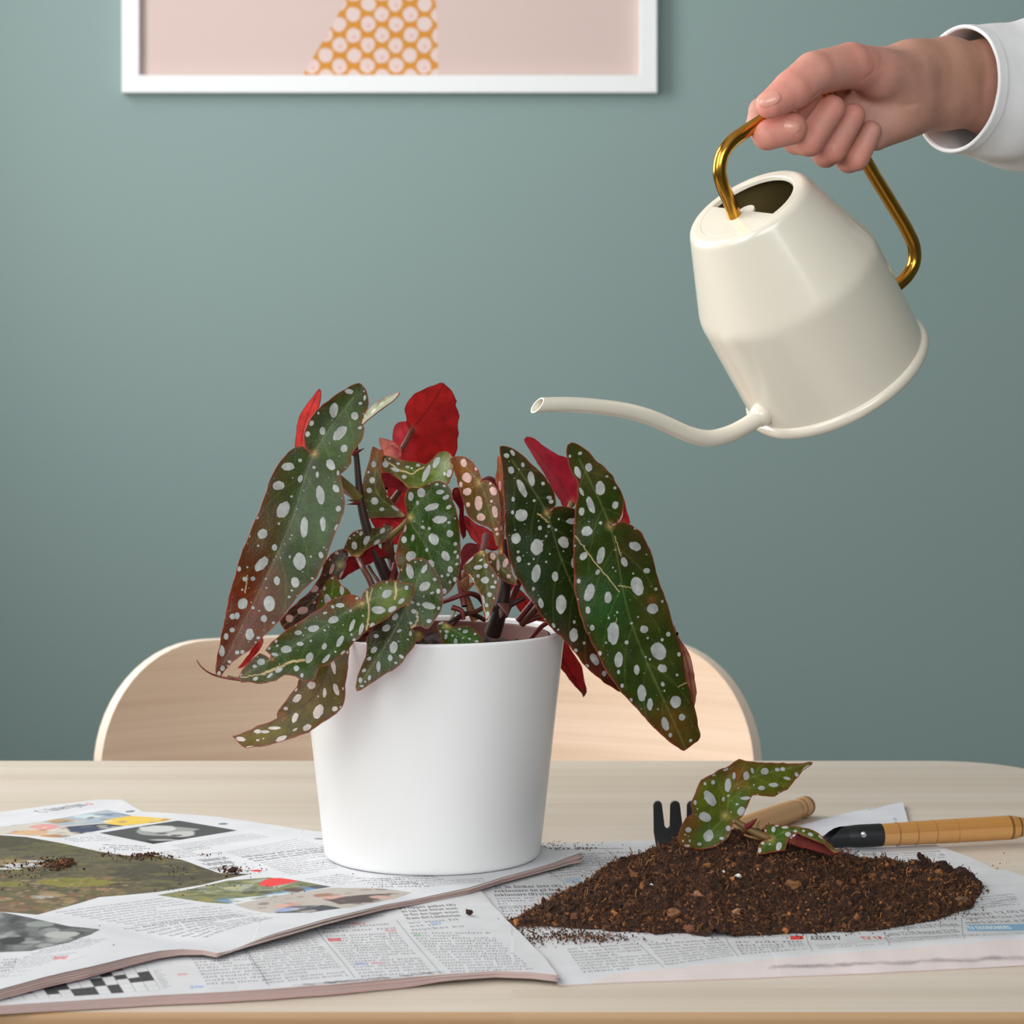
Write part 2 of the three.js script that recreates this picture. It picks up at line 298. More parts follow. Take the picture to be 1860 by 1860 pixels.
// ------------------------------------------------------------------ white flower pot
const POT = { y: 0.7468, d: 1.6487, x: (785.5 - 930) / F * 1.6487 };
POT.rt = 241 / F * POT.d; POT.rb = 195.5 / F * POT.d; POT.h = 409 / F * POT.d;
{
  const t = thing('flower_pot', 'glossy white tapered flower pot standing on the spread newspaper', 'pot', V3(POT.x, POT.y, -POT.d));
  const { rt, rb, h } = POT, w = 0.0045, ri = rt - w;
  const prof = rounded([[0, 0.003], [rb - 0.008, 0.003], [rb - 0.006, 0, 0.001], [rb, 0, 0.004], [rt, h, 0.002], [ri, h, 0.002], [rb - w + 0.0006, 0.007, 0.004], [0, 0.006]], 5);
  part('body', lathe(prof, 128).translate(POT.x, POT.y, -POT.d), phys(243, 243, 242, 0.27, { specularIntensity: 0.9 }), t);
}

// ------------------------------------------------------------------ cream watering can, tilted towards the viewer and the pot
const CAN = {};
{
  const D = 1.667, k = D / F, ca = Math.cos(0.535), sa = Math.sin(0.535), tilt = 0.405, yaw = 0.4;
  const A = V3(-sa * Math.cos(tilt), ca * Math.cos(tilt), Math.sin(tilt)).normalize(), E = V3(ca, sa, 0).normalize();
  const Fw = E.clone().cross(A).normalize(); if (Fw.z < 0) Fw.negate();
  const S = E.clone().multiplyScalar(-Math.cos(yaw)).addScaledVector(Fw, Math.sin(yaw)).normalize(), Z = S.clone().cross(A).normalize(), O = at(1524, 688, D);
  CAN.A = A; CAN.O = O; CAN.Z = Z; CAN.k = k;
  CAN.depthAt = (px, py) => { const d = ray(px, py); return O.clone().sub(EYE).dot(Z) / d.dot(Z); };
  const local = (px, py) => { const p = at(px, py, CAN.depthAt(px, py)).sub(O); return V3(p.dot(S), p.dot(A), 0); };
  CAN.local = local;
  const t = thing('watering_can', 'cream enamel watering can with a golden handle tipped over the plant', 'watering can', O);
  t.userData.local = true; t.quaternion.setFromRotationMatrix(new THREE.Matrix4().makeBasis(S, A, Z));
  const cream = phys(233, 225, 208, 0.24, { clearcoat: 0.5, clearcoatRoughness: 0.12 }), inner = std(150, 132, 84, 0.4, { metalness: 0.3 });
  const gold = new THREE.MeshPhysicalMaterial({ color: css(206, 150, 62), metalness: 1, roughness: 0.2 });
  const R = 172 * k, Rt = 113 * k, hs = 223 * k, ht = 387 * k;
  CAN.R = R;
  part('body', lathe(rounded([[0, 0.006], [R * 0.9, 0.006], [R - 0.001, 0.008, 0.001], [R, 0.006], [R + 0.0004, hs, 0.005], [Rt, ht, 0.005], [Rt - 0.0085, ht + 0.0002, 0.001], [Rt - 0.0095, ht - 0.0025]], 10), 128), cream, t);
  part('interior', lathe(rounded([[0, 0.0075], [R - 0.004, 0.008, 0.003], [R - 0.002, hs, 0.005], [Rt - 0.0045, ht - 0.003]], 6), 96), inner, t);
  part('base_rim', lathe(Array.from({ length: 17 }, (_, i) => { const a = -Math.PI / 2 + i / 16 * Math.PI; return [R - 0.0006 + 0.0034 * Math.cos(a) * (Math.cos(a) > 0 ? 1 : 0.2), 0.0042 + 0.0042 * Math.sin(a)]; }).concat([[R - 0.004, 0.006], [R - 0.004, 0.0], [R - 0.0006, 0]]), 128), cream, t);
  // the plate that closes the spout half of the top
  const ro = Rt - 0.0088, pl = new THREE.Shape(), pc = 0.005, pa = Math.acos(pc / ro); pl.absarc(0, 0, ro, -pa, pa, false);
  pl.lineTo(pc, 0.0025); pl.absarc(pc, -0.0035, 0.006, Math.PI / 2, Math.PI * 1.5, false); pl.closePath();
  const pg = new THREE.ExtrudeGeometry(pl, { depth: 0.0008, bevelThickness: 0.0006, bevelSize: 0.0006, bevelSegments: 3, curveSegments: 40 }).rotateX(Math.PI / 2).translate(0, ht - 0.0006, 0);
  part('top_plate', pg, cream, t);
  const hp = pairs([1335, 394, 1325, 366, 1313, 338, 1307, 312, 1311, 284, 1328, 258, 1354, 239, 1388, 216, 1430, 181, 1466, 155, 1490, 152, 1506, 172, 1520, 194, 1546, 244, 1575, 297, 1620, 371, 1648, 419, 1660, 448, 1660, 478, 1646, 503, 1624, 523]).map((p) => local(...p));
  part('handle', tube(hp, 12.2 * k, 160, 20), gold, t);
  const sp = pairs([1392, 742, 1378, 757, 1352, 775, 1322, 789, 1288, 796, 1252, 789, 1216, 773, 1178, 757, 1138, 746, 1090, 739, 1040, 735, 1000, 735, 962, 737]).map((p) => local(...p));
  const tubeG = tube(sp, (q) => lerp(15.5, 12.5, q) * k, 110, 24, false, false), innerG = tube(sp, (q) => lerp(13, 10.6, q) * k, 110, 24, false, false);
  // the mouth is cut on a slant: push the last rings back along the spout on the upper side
  for (const g of [tubeG, innerG]) { const p = g.attributes.position, n = sp.length, dir = sp[n - 1].clone().sub(sp[n - 2]).normalize(), up = V3(-dir.y, dir.x, 0); if (up.y < 0) up.negate();
    const tip = sp[n - 1]; for (let i = 0; i < p.count; i++) { const q = V3(p.getX(i), p.getY(i), p.getZ(i)).sub(tip), along = q.dot(dir), lim = -0.0075 + (q.dot(up) * -0.62 + 0.2 * q.z) * -1 * 1.0; const cut = -0.0055 - q.dot(up) * 0.8 ; if (along > cut && along > -0.03) { q.addScaledVector(dir, cut - along); p.setXYZ(i, q.x + tip.x, q.y + tip.y, q.z + tip.z); } } }
  const lip = []; { const a = tubeG.attributes.position, b = innerG.attributes.position, o = 110 * 25; const pos = [], ix = []; for (let j = 0; j <= 24; j++) { pos.push(a.getX(o + j), a.getY(o + j), a.getZ(o + j), b.getX(o + j), b.getY(o + j), b.getZ(o + j)); if (j) ix.push(2 * j - 2, 2 * j - 1, 2 * j, 2 * j, 2 * j - 1, 2 * j + 1); }
    const g = new THREE.BufferGeometry(); g.setAttribute('position', new THREE.Float32BufferAttribute(pos, 3)); g.setAttribute('uv', new THREE.Float32BufferAttribute(new Array(pos.length / 3 * 2).fill(0), 2)); g.setIndex(ix); g.computeVertexNormals(); lip.push(g); }
  innerG.setIndex(Array.from(innerG.index.array).reverse()); { const n = innerG.attributes.normal; for (let i = 0; i < n.count; i++) n.setXYZ(i, -n.getX(i), -n.getY(i), -n.getZ(i)); }
  part('spout', mergeGeometries([tubeG, innerG, lip[0]]), cream, t);
  const c0 = sp[1].clone(), cd = sp[0].clone().sub(sp[2]).normalize(), cg = lathe([[0.0052, -0.003], [0.0066, -0.0022], [0.0073, 0], [0.0082, 0.003], [0.006, 0.006]], 32);
  cg.applyQuaternion(new THREE.Quaternion().setFromUnitVectors(V3(0, 1, 0), cd)).translate(c0.x, c0.y, c0.z);
  part('spout_collar', cg, cream, t);
}

// ------------------------------------------------------------------ spotted begonia leaves
const UNDER = std(150, 22, 26, 0.5), RIMRED = std(120, 52, 44, 0.6), STEM = std(92, 50, 38, 0.45), STEMRED = std(110, 38, 36, 0.45), STEMDARK = std(48, 30, 24, 0.5), STEMGREEN = std(112, 100, 52, 0.45);
const leafBump = pixelTex(256, 256, (x, y) => { const n = 128 + 60 * fbm(x / 7, y / 7, 8, 3) + 30 * noise(x / 2.2, y / 2.2, 3); return [n, n, n]; }, false);
const ZA = [350, 680, 3.3818], ZB = [600, 680, 3.5775], ZC = [800, 750, 2.8615], ZD = [350, 950, 3.9574], ZS = [1170, 1370, 2.6957];
let leafNo = 0;
// o: outline, m: midrib from the far end of the basal lobe over the petiole joint (m[1]) to the tip, d: depth of the joint, n: which way the seen face looks,
// fl/fr: how the halves left and right of the midrib rise towards the viewer, bend: droop along the leaf, s: pale spots, p: tinted patches, k: scars, look: 'top' or 'under'
function leaf(parent, L) {
  leafNo++;
  const C = crop(L.z), out = pairs(L.o).map(C), mid = pairs(L.m).map(C), no = leafNo;
  const N = V3(...L.n).normalize(), J = at(...mid[1], L.d);
  const flat = (p) => { const d = ray(...p), t = J.clone().sub(EYE).dot(N) / d.dot(N); return EYE.clone().addScaledVector(d, t); };
  const U = flat(mid[mid.length - 1]).sub(J).normalize(), V = N.clone().cross(U).normalize();
  const toUV0 = (p) => { const q = flat(p).sub(J); return [q.dot(U), q.dot(V)]; };
  let rib = mid.map(toUV0);
  { const c = new THREE.CatmullRomCurve3(rib.map((p) => V3(p[0], p[1], 0)), false, 'centripetal'); rib = c.getSpacedPoints(24).map((p) => [p.x, p.y]); }
  const flat2 = out.map(toUV0); let wide = 0; for (const p of flat2) wide = Math.max(wide, Math.min(...rib.slice(1).map((r, i) => segDist(p[0], p[1], rib[i], r))));
  const side = (u, v) => { let best = 1e9, sg = 1, at_ = 0; for (let i = 0; i + 1 < rib.length; i++) { const a = rib[i], b = rib[i + 1], dd = segDist(u, v, a, b); if (dd < best) { best = dd; sg = (b[0] - a[0]) * (v - a[1]) - (b[1] - a[1]) * (u - a[0]) > 0 ? 1 : -1; at_ = i; } } return [sg * best, at_ / 24]; };
  const fl = L.fl ?? 0.12, fr = L.fr ?? fl, bend = L.bend ?? 0, rip = L.rip ?? 0.0012, curl = L.curl ?? -2.2, e = 0.003, sx = no * 7.13;
  const h = (u, v) => {
    const [s, t] = side(u, v), a = Math.abs(s), rise = Math.sqrt(a * a + e * e) - e;
    return (s > 0 ? fl : fr) * rise + curl * rise * rise + bend * u * Math.abs(u) + rip * noise(u * 70 + sx, v * 70, no) * Math.min(1, a / 0.012) + 0.0006 * noise(u * 160 + sx, v * 160, no + 40) * Math.min(1.5, a / wide * 1.4);
  };
  const sf = surface(J, U, V, N, h);
  const uvs = out.map((p) => sf.uvOf(...p));
  let poly = spline(uvs, 0.0028);
  const wob = L.wob ?? 0.0004;                 // the faintly toothed margin
  poly = poly.map((p, i) => { const a = poly[(i + poly.length - 1) % poly.length], b = poly[(i + 1) % poly.length], nx = b[1] - a[1], ny = a[0] - b[0], l = Math.hypot(nx, ny) || 1, w = wob * (noise(i * 0.55, no, 2) + 0.6 * noise(i * 1.3, no, 6)); return [p[0] + nx / l * w, p[1] + ny / l * w]; });
  let x0 = 1e9, x1 = -1e9, y0 = 1e9, y1 = -1e9; for (const p of poly) { x0 = Math.min(x0, p[0]); x1 = Math.max(x1, p[0]); y0 = Math.min(y0, p[1]); y1 = Math.max(y1, p[1]); }
  const size = Math.max(x1 - x0, y1 - y0), g = sheet(poly, Math.max(0.0026, size / 34), sf.map, 0.0007);
  // the print of this leaf
  const S = Math.min(6500, 1000 / size), W = Math.max(48, Math.ceil((x1 - x0) * S)), H = Math.max(48, Math.ceil((y1 - y0) * S)), c = canvas(W, H), x = c.getContext('2d');
  const cv = (p) => [(p[0] - x0) * S, (y1 - p[1]) * S], mm = 0.001 * S, pxs = (r) => r / L.z[2] / F * L.d * S;
  const outline = () => { x.beginPath(); poly.forEach((p) => x.lineTo(...cv(p))); x.closePath(); };
  const under = L.look === 'under', col0 = L.c || (under ? [176, 30, 30] : [58, 74, 44]);
  const col = under ? col0 : [col0[0] * 0.8, col0[1] * 0.86, col0[2] * 0.34].map(Math.round);
  x.fillStyle = `rgb(${col})`; x.fillRect(0, 0, W, H);
  for (const q of L.p || []) { const [px, py] = cv(sf.uvOf(...C(q))), r = pxs(q[2]), gr = x.createRadialGradient(px, py, 0, px, py, r); gr.addColorStop(0, `rgba(${q[3]},${q[4]})`); gr.addColorStop(0.5, `rgba(${q[3]},${q[4] * 0.65})`); gr.addColorStop(1, `rgba(${q[3]},0)`); x.fillStyle = gr; x.fillRect(0, 0, W, H); }
  x.lineJoin = x.lineCap = 'round';
  if (!under) { outline(); x.strokeStyle = 'rgba(104,46,24,0.16)'; for (const w of [8, 4]) { x.lineWidth = w * mm; x.stroke(); } }
  // veins
  const veinC = under ? '96,10,16' : L.vein || '120,128,84', jn = cv([0, 0]);
  const vein = (pts, w, al) => { x.beginPath(); pts.forEach((p) => x.lineTo(...cv(p))); x.strokeStyle = `rgba(${veinC},${al})`; x.lineWidth = w * mm; x.stroke(); };
  for (let w = 0; w < 3; w++) vein(rib.slice(Math.round(rib.length * 0.02)), [2.2, 1.1, 0.5][w], [0.12, 0.2, 0.3][w]);
  for (let i = 2; i < 22; i += 3) for (const sg of [-1, 1]) {
    const a = rib[i], b = rib[i + 1], dx = b[0] - a[0], dy = b[1] - a[1], l = Math.hypot(dx, dy), ang = Math.atan2(dy, dx) + sg * lerp(1.0, 0.6, i / 22), pts = [];
    for (let k = 0; k <= 8; k++) { const q = k / 8 * wide * 1.25; pts.push([a[0] + Math.cos(ang - sg * k * 0.035) * q, a[1] + Math.sin(ang - sg * k * 0.035) * q]); }
    if (under && i % 2) continue; vein(pts, 1.5, under ? 0.08 : 0.1); vein(pts, 0.5, under ? 0.14 : 0.16);
  }
  { const gr = x.createRadialGradient(...jn, 0, ...jn, 4.5 * mm); gr.addColorStop(0, under ? 'rgba(190,120,80,0.9)' : 'rgba(196,170,104,0.95)'); gr.addColorStop(0.4, under ? 'rgba(190,90,70,0.5)' : 'rgba(170,150,90,0.5)'); gr.addColorStop(1, 'rgba(150,130,80,0)'); x.fillStyle = gr; x.fillRect(0, 0, W, H); }
  // scars
  for (const q of L.k || []) { const pts = pairs(q[0]).map((p) => cv(sf.uvOf(...C(p)))); for (const [w, cc] of [[q[1] * 1.7, 'rgba(120,92,56,0.45)'], [q[1], 'rgba(196,176,132,0.85)']]) { x.beginPath(); pts.forEach((p, i) => { x.lineTo(...p); const n = pts[i + 1]; if (n) for (let k = 1; k < 6; k++) x.lineTo(lerp(p[0], n[0], k / 6) + mm * 0.5 * noise(k * 3.1, i, no), lerp(p[1], n[1], k / 6) + mm * 0.5 * noise(k * 2.7, i, no + 9)); }); x.strokeStyle = cc; x.lineWidth = w * mm; x.stroke(); } }
  // pale spots: the large ones where they are, small ones between
  if (!under) {
    const blots = [];
    for (const q of pairs5(L.s || [])) {
      const c0 = cv(sf.uvOf(...C([q[0], q[1]]))), a = q[4] * Math.PI / 180, e1 = cv(sf.uvOf(...C([q[0] + Math.cos(a) * q[2], q[1] + Math.sin(a) * q[2]]))), e2 = cv(sf.uvOf(...C([q[0] - Math.sin(a) * q[3], q[1] + Math.cos(a) * q[3]])));
      blots.push([c0, [e1[0] - c0[0], e1[1] - c0[1]], [e2[0] - c0[0], e2[1] - c0[1]]]);
    }
    const seedRnd = (i, k) => hash(i, no * 131, k), many = Math.round((x1 - x0) * (y1 - y0) * 1e6 / (L.dots ?? 17) / 1.35);
    for (let i = 0; i < many; i++) {
      const u = lerp(x0, x1, seedRnd(i, 1)), v = lerp(y0, y1, seedRnd(i, 2)), r = (0.15 + 0.95 * seedRnd(i, 3) ** 6) * mm;
      if (!inside(poly, u, v)) continue; const q = cv([u, v]);
      if (blots.some((b) => Math.hypot(b[0][0] - q[0], b[0][1] - q[1]) < Math.max(Math.hypot(...b[1]), Math.hypot(...b[2])) + r + mm * 0.6)) continue;
      blots.push([q, [r, 0], [0, r * (0.8 + 0.5 * seedRnd(i, 4))]]);
    }
    blots.forEach((b, i) => {
      const [q, A, B] = b, n = 18, path = () => { x.beginPath(); for (let k = 0; k < n; k++) { const an = k / n * 2 * Math.PI, w = 1 + 0.09 * noise(k * 0.9, i * 3.7, no) + 0.05 * noise(k * 2.1, i, no); x.lineTo(q[0] + (A[0] * Math.cos(an) + B[0] * Math.sin(an)) * w, q[1] + (A[1] * Math.cos(an) + B[1] * Math.sin(an)) * w); } x.closePath(); };
      path(); x.strokeStyle = 'rgba(30,34,20,0.4)'; x.lineWidth = mm * 0.5; x.stroke(); x.fillStyle = `rgb(${L.sc || [168, 170, 166]})`; x.fill();
    });
  }
  outline(); x.strokeStyle = under ? 'rgba(120,18,24,0.6)' : 'rgba(146,58,44,0.85)'; x.lineWidth = 0.9 * mm; x.stroke();
  const im = x.getImageData(0, 0, W, H), dd = im.data, sc = 260 / S;
  for (let j = 0, i = 0; j < H; j++) for (let q = 0; q < W; q++, i += 4) { const f = 1 + 0.16 * fbm(q * sc * 0.9 + sx, j * sc * 0.9, no, 3) + 0.07 * (hash(q, j, no) - 0.5); dd[i] *= f; dd[i + 1] *= f; dd[i + 2] *= f; }
  x.putImageData(im, 0, 0);
  const tex = colorTex(c); tex.repeat.set(1 / (x1 - x0), 1 / (y1 - y0)); tex.offset.set(-x0 / (x1 - x0), -y0 / (y1 - y0));
  const face = new THREE.MeshPhysicalMaterial({ map: tex, roughness: under ? 0.5 : L.rough ?? 0.27, bumpMap: withRepeat(leafBump, 30, 30), bumpScale: 0.00025, specularIntensity: under ? 0.35 : L.spec ?? 0.4 });
  if (L.glow) { face.transmission = L.glow; face.roughness = 0.9; face.thickness = 0; }
  const back = under ? LEAFBACK : L.back || UNDER;
  const m = part('leaf', g, [face, back, under ? UNDER : RIMRED], parent, L.label);
  // petiole from behind the joint
  if (L.stalk) { const a = sf.map(0, 0, under ? 0.001 : -0.0015), pts = [a, ...L.stalk.map((p) => at(C(p)[0], C(p)[1], p[2]))]; part('petiole', tube(pts, (t) => lerp(L.sr?.[0] ?? 0.0017, L.sr?.[1] ?? 0.0024, t), 18, 9), L.sm || STEMRED, m); }
  return m;
}
const LEAFBACK = std(58, 74, 44, 0.4);
const pairs5 = (a) => { const o = []; for (let i = 0; i < a.length; i += 5) o.push(a.slice(i, i + 5)); return o; };

const plant = thing('begonia_plant', 'spotted begonia with white-dotted green and red leaves growing in the white pot', 'plant', V3(POT.x, POT.y + POT.h - 0.02, -POT.d));
{
  // nursery pot and soil inside the white pot
  const y = POT.y + POT.h, r = POT.rt - 0.0085, P = (g) => g.translate(POT.x, 0, -POT.d);
  part('nursery_pot', P(lathe(rounded([[POT.rb - 0.016, POT.y + 0.012], [r - 0.001, y - 0.003, 0.001], [r - 0.003, y - 0.003, 0.001], [POT.rb - 0.018, POT.y + 0.012]]), 80)), std(92, 44, 32, 0.6), plant);
  const sg = new THREE.CircleGeometry(r - 0.004, 64, 0, 6.2832).rotateX(-Math.PI / 2), rings = [];
  { const pos = [], ix = []; const nr = 40, na = 90; for (let i = 0; i <= nr; i++) for (let j = 0; j < na; j++) { const q = i / nr * (r - 0.0038), a = j / na * 2 * Math.PI, X = q * Math.cos(a), Zz = q * Math.sin(a); pos.push(X, y - 0.014 + 0.004 * fbm(X * 90, Zz * 90, 4, 4) + 0.0025 * noise(X * 400, Zz * 400, 2) + 0.004 * (1 - (i / nr) ** 2), Zz); }
    for (let i = 0; i < nr; i++) for (let j = 0; j < na; j++) { const a = i * na + j, b = i * na + (j + 1) % na; ix.push(a, b, a + na, b, b + na, a + na); }
    const g = new THREE.BufferGeometry(); g.setAttribute('position', new THREE.Float32BufferAttribute(pos, 3)); g.setIndex(ix); g.computeVertexNormals(); part('potting_soil', P(g), std(40, 24, 17, 0.95), plant); }
}
const GREENBROWN = (x, y, r, a = 0.8) => [x, y, r, '104,48,20', a];
const LEAVES = [
  // --- back row
  { z: ZA, look: 'under', d: 1.665, n: [-0.45, 0.1, 0.9], c: [190, 48, 38], o: [630, 445, 634, 370, 650, 270, 700, 190, 750, 120, 778, 88, 786, 105, 775, 190, 752, 260, 720, 330, 700, 400, 690, 460, 660, 500], m: [700, 480, 672, 460, 690, 300, 778, 90], stalk: [[740, 600, 1.66], [900, 690, 1.645], [1015, 770, 1.632]], sr: [0.0014, 0.002], label: 'orange-red underside of a leaf seen from behind' },
  { z: ZA, d: 1.645, n: [-0.75, 0.45, 0.55], c: [108, 136, 90], dots: 60, o: [1020, 310, 1050, 250, 1100, 200, 1150, 160, 1210, 128, 1268, 112, 1240, 152, 1190, 192, 1130, 234, 1080, 272, 1045, 306], m: [1015, 320, 1030, 300, 1140, 205, 1266, 113], stalk: [[1012, 380, 1.642], [1000, 450, 1.634]], sr: [0.001, 0.0015], s: [1110, 225, 22, 9, -40, 1160, 180, 20, 7, -38], sc: [150, 160, 130], wob: 0.0002 },
  { z: ZA, look: 'under', d: 1.695, n: [-0.12, -0.1, 0.95], c: [186, 30, 28], fl: 0.1, fr: -0.28, glow: 0.3, o: [1335, 330, 1318, 300, 1310, 250, 1306, 210, 1330, 155, 1380, 110, 1450, 80, 1500, 58, 1540, 55, 1575, 80, 1605, 125, 1620, 165, 1612, 185, 1630, 225, 1639, 260, 1624, 310, 1636, 360, 1625, 400, 1629, 450, 1612, 500, 1560, 560, 1480, 600, 1400, 590, 1330, 560, 1270, 530, 1245, 490, 1230, 430, 1228, 370, 1240, 320, 1270, 295, 1310, 293, 1335, 312], m: [1290, 420, 1350, 335, 1450, 210, 1545, 60], p: [[1260, 360, 110, '232,84,96', 0.85], [1290, 470, 100, '226,60,70', 0.7], [1560, 240, 130, '150,20,22', 0.5]], stalk: [[1300, 430, 1.684], [1250, 515, 1.68], [1180, 700, 1.67]], sr: [0.0016, 0.0022], sm: STEM, label: 'large bright red underside at the top of the plant' },
  { z: ZA, look: 'under', d: 1.675, n: [-0.4, 0.3, 0.85], c: [166, 88, 74], o: [1145, 385, 1180, 390, 1220, 405, 1265, 430, 1285, 465, 1275, 520, 1200, 520, 1165, 480, 1145, 430], m: [1140, 470, 1170, 470, 1220, 440, 1275, 480], p: [[1255, 470, 40, '186,52,54', 0.8]] },
  { z: ZA, look: 'under', d: 1.69, n: [-0.3, 0.1, 0.9], c: [196, 38, 42], glow: 0.3, o: [1195, 690, 1240, 670, 1290, 690, 1320, 740, 1330, 830, 1310, 900, 1290, 1000, 1250, 1045, 1190, 1030, 1140, 960, 1090, 890, 1150, 860, 1200, 800], m: [1250, 700, 1240, 760, 1220, 880, 1200, 1020] },
  { z: ZC, look: 'under', d: 1.67, n: [-0.25, 0.0, 0.95], c: [140, 18, 36], fl: 0.25, fr: 0.2, o: [432, 135, 450, 122, 490, 135, 550, 180, 610, 220, 655, 235, 690, 310, 715, 360, 715, 440, 690, 490, 640, 490, 610, 440, 580, 390, 530, 300, 495, 245, 460, 190], m: [700, 480, 682, 462, 600, 330, 440, 130], stalk: [[660, 530, 1.665], [560, 900, 1.655]], sm: STEMGREEN, label: 'dark crimson underside pointing up behind the large right leaf' },
  { z: ZC, look: 'under', d: 1.63, n: [0.5, 0.1, 0.8], c: [176, 40, 44], o: [925, 585, 945, 540, 955, 450, 972, 520, 985, 570, 965, 600], m: [930, 590, 940, 570, 955, 520, 958, 460], stalk: [[840, 680, 1.635], [600, 850, 1.645], [400, 1080, 1.65]], sr: [0.0013, 0.002] },
  { z: ZC, look: 'under', d: 1.755, n: [0.1, 0.0, 1], c: [206, 44, 44], glow: 0.35, o: [360, 880, 430, 930, 520, 1040, 650, 1190, 735, 1320, 745, 1380, 760, 1450, 740, 1482, 735, 1460, 700, 1420, 655, 1370, 600, 1290, 520, 1190, 440, 1080, 390, 990], m: [350, 870, 400, 930, 600, 1220, 742, 1475], p: [[750, 1460, 45, '110,70,44', 0.9]], label: 'bright red leaf hanging behind the pot rim' },
  { z: ZC, look: 'under', d: 1.665, n: [-0.2, 0.2, 0.95], c: [196, 44, 46], fl: 0.2, o: [100, 560, 130, 530, 180, 575, 260, 615, 310, 660, 310, 700, 270, 720, 220, 700, 160, 650, 130, 600], m: [310, 720, 225, 690, 170, 600, 112, 545] },
  { z: ZC, look: 'under', d: 1.655, n: [-0.1, 0.4, 0.9], c: [104, 16, 26], o: [104, 770, 110, 705, 140, 675, 200, 685, 225, 695, 190, 735, 140, 790, 108, 820], m: [230, 680, 218, 692, 150, 720, 108, 790] },
  { z: ZC, look: 'under', d: 1.665, n: [0.3, 0.1, 0.9], c: [110, 16, 26], o: [60, 400, 90, 385, 115, 440, 122, 540, 135, 640, 120, 660, 100, 600, 96, 500, 70, 450], m: [60, 390, 75, 410, 105, 520, 125, 640] },
  // --- middle
  { z: ZA, d: 1.64, n: [-0.25, 0.2, 0.9], c: [82, 70, 34], fl: 0.1, fr: 0.3, dots: 12, o: [1105, 440, 1130, 448, 1150, 462, 1168, 462, 1170, 500, 1160, 560, 1170, 640, 1190, 720, 1230, 790, 1285, 840, 1312, 868, 1290, 880, 1200, 877, 1100, 882, 1040, 877, 1028, 850, 1035, 760, 1040, 680, 1060, 600, 1085, 530, 1095, 470], m: [1320, 880, 1290, 860, 1130, 720, 1135, 450], p: [[1130, 480, 150, '150,80,30', 0.9], [1150, 850, 160, '66,84,40', 0.9]], s: [1112, 550, 15, 20, 0, 1103, 650, 18, 20, 10, 1085, 712, 17, 18, 0, 1118, 777, 23, 25, -20, 1163, 828, 16, 12, 0, 1060, 835, 14, 10, 0, 1245, 822, 30, 10, 35, 1080, 600, 8, 8, 0, 1050, 770, 7, 10, 0] },
  { z: ZA, look: 'under', d: 1.642, n: [-0.1, -0.35, 0.9], c: [150, 26, 30], o: [1040, 870, 1100, 874, 1200, 866, 1310, 862, 1312, 916, 1240, 902, 1150, 890, 1090, 890], m: [1320, 880, 1300, 880, 1180, 882, 1050, 872] },
  { z: ZA, d: 1.634, n: [-0.25, 0.55, 0.75], c: [90, 104, 62], fl: 0.3, fr: 0.25, dots: 12, o: [1165, 505, 1230, 508, 1300, 528, 1380, 538, 1430, 550, 1470, 520, 1510, 480, 1545, 468, 1580, 485, 1597, 512, 1602, 570, 1590, 625, 1560, 675, 1500, 690, 1440, 700, 1380, 720, 1340, 710, 1300, 680, 1260, 640, 1200, 610, 1165, 605, 1158, 560], m: [1200, 560, 1360, 705, 1470, 600, 1560, 480], p: [[1240, 560, 130, '84,60,34', 0.7], [1540, 540, 120, '140,152,118', 0.8]], s: [1435, 610, 17, 56, 24, 1498, 540, 17, 38, 28, 1300, 630, 15, 13, 0, 1548, 610, 10, 12, 0, 1577, 608, 16, 26, 20, 1185, 553, 20, 20, 0, 1245, 585, 28, 12, 15, 1320, 568, 13, 8, 0, 1385, 558, 14, 10, 0, 1262, 548, 10, 7, 0, 1345, 576, 9, 6, 0, 1210, 518, 8, 6, 0], k: [[[1180, 520, 1260, 585, 1350, 612, 1420, 570], 1.0]], stalk: [[1300, 690, 1.65], [1210, 800, 1.66]], sm: STEM },
  { z: ZA, look: 'under', d: 1.645, n: [-0.2, -0.2, 0.9], c: [120, 22, 28], o: [1160, 610, 1220, 612, 1270, 645, 1315, 700, 1345, 716, 1300, 726, 1230, 694, 1185, 690], m: [1350, 712, 1330, 705, 1250, 660, 1165, 620] },
  { z: ZC, d: 1.627, n: [-0.2, 0.35, 0.9], c: [112, 72, 34], sc: [206, 170, 160], fl: 0.15, fr: 0.2, dots: 13, o: [50, 240, 70, 227, 110, 225, 150, 240, 185, 275, 205, 320, 216, 350, 205, 362, 240, 350, 290, 380, 305, 430, 312, 500, 308, 600, 305, 690, 292, 690, 265, 605, 220, 582, 160, 552, 138, 520, 110, 450, 85, 340, 68, 290], m: [90, 240, 200, 362, 255, 500, 296, 685], p: [[110, 300, 130, '142,80,30', 0.8], [210, 540, 90, '76,84,40', 0.8]], s: [120, 260, 16, 22, -8, 185, 290, 8, 10, 0, 137, 337, 24, 28, -40, 138, 410, 22, 20, -30, 275, 407, 18, 24, -30, 197, 470, 20, 40, 0, 143, 478, 11, 13, 0, 210, 542, 22, 20, 0, 283, 515, 15, 32, -10, 265, 460, 8, 8, 0, 105, 372, 9, 16, 0, 295, 630, 8, 9, 0], stalk: [[260, 345, 1.64], [320, 420, 1.65]] },
  { z: ZC, d: 1.615, n: [-0.6, 0.2, 0.75], c: [176, 70, 66], sc: [214, 150, 150], dots: 40, o: [298, 225, 312, 228, 322, 300, 330, 380, 332, 480, 330, 600, 327, 700, 316, 748, 303, 740, 305, 640, 311, 520, 300, 430, 285, 330, 296, 290], m: [315, 740, 316, 720, 318, 480, 305, 232], fl: 0.5, fr: 0.4, p: [[320, 620, 60, '150,110,56', 0.6]], s: [310, 380, 8, 26, -3, 318, 600, 6, 14, 0] },
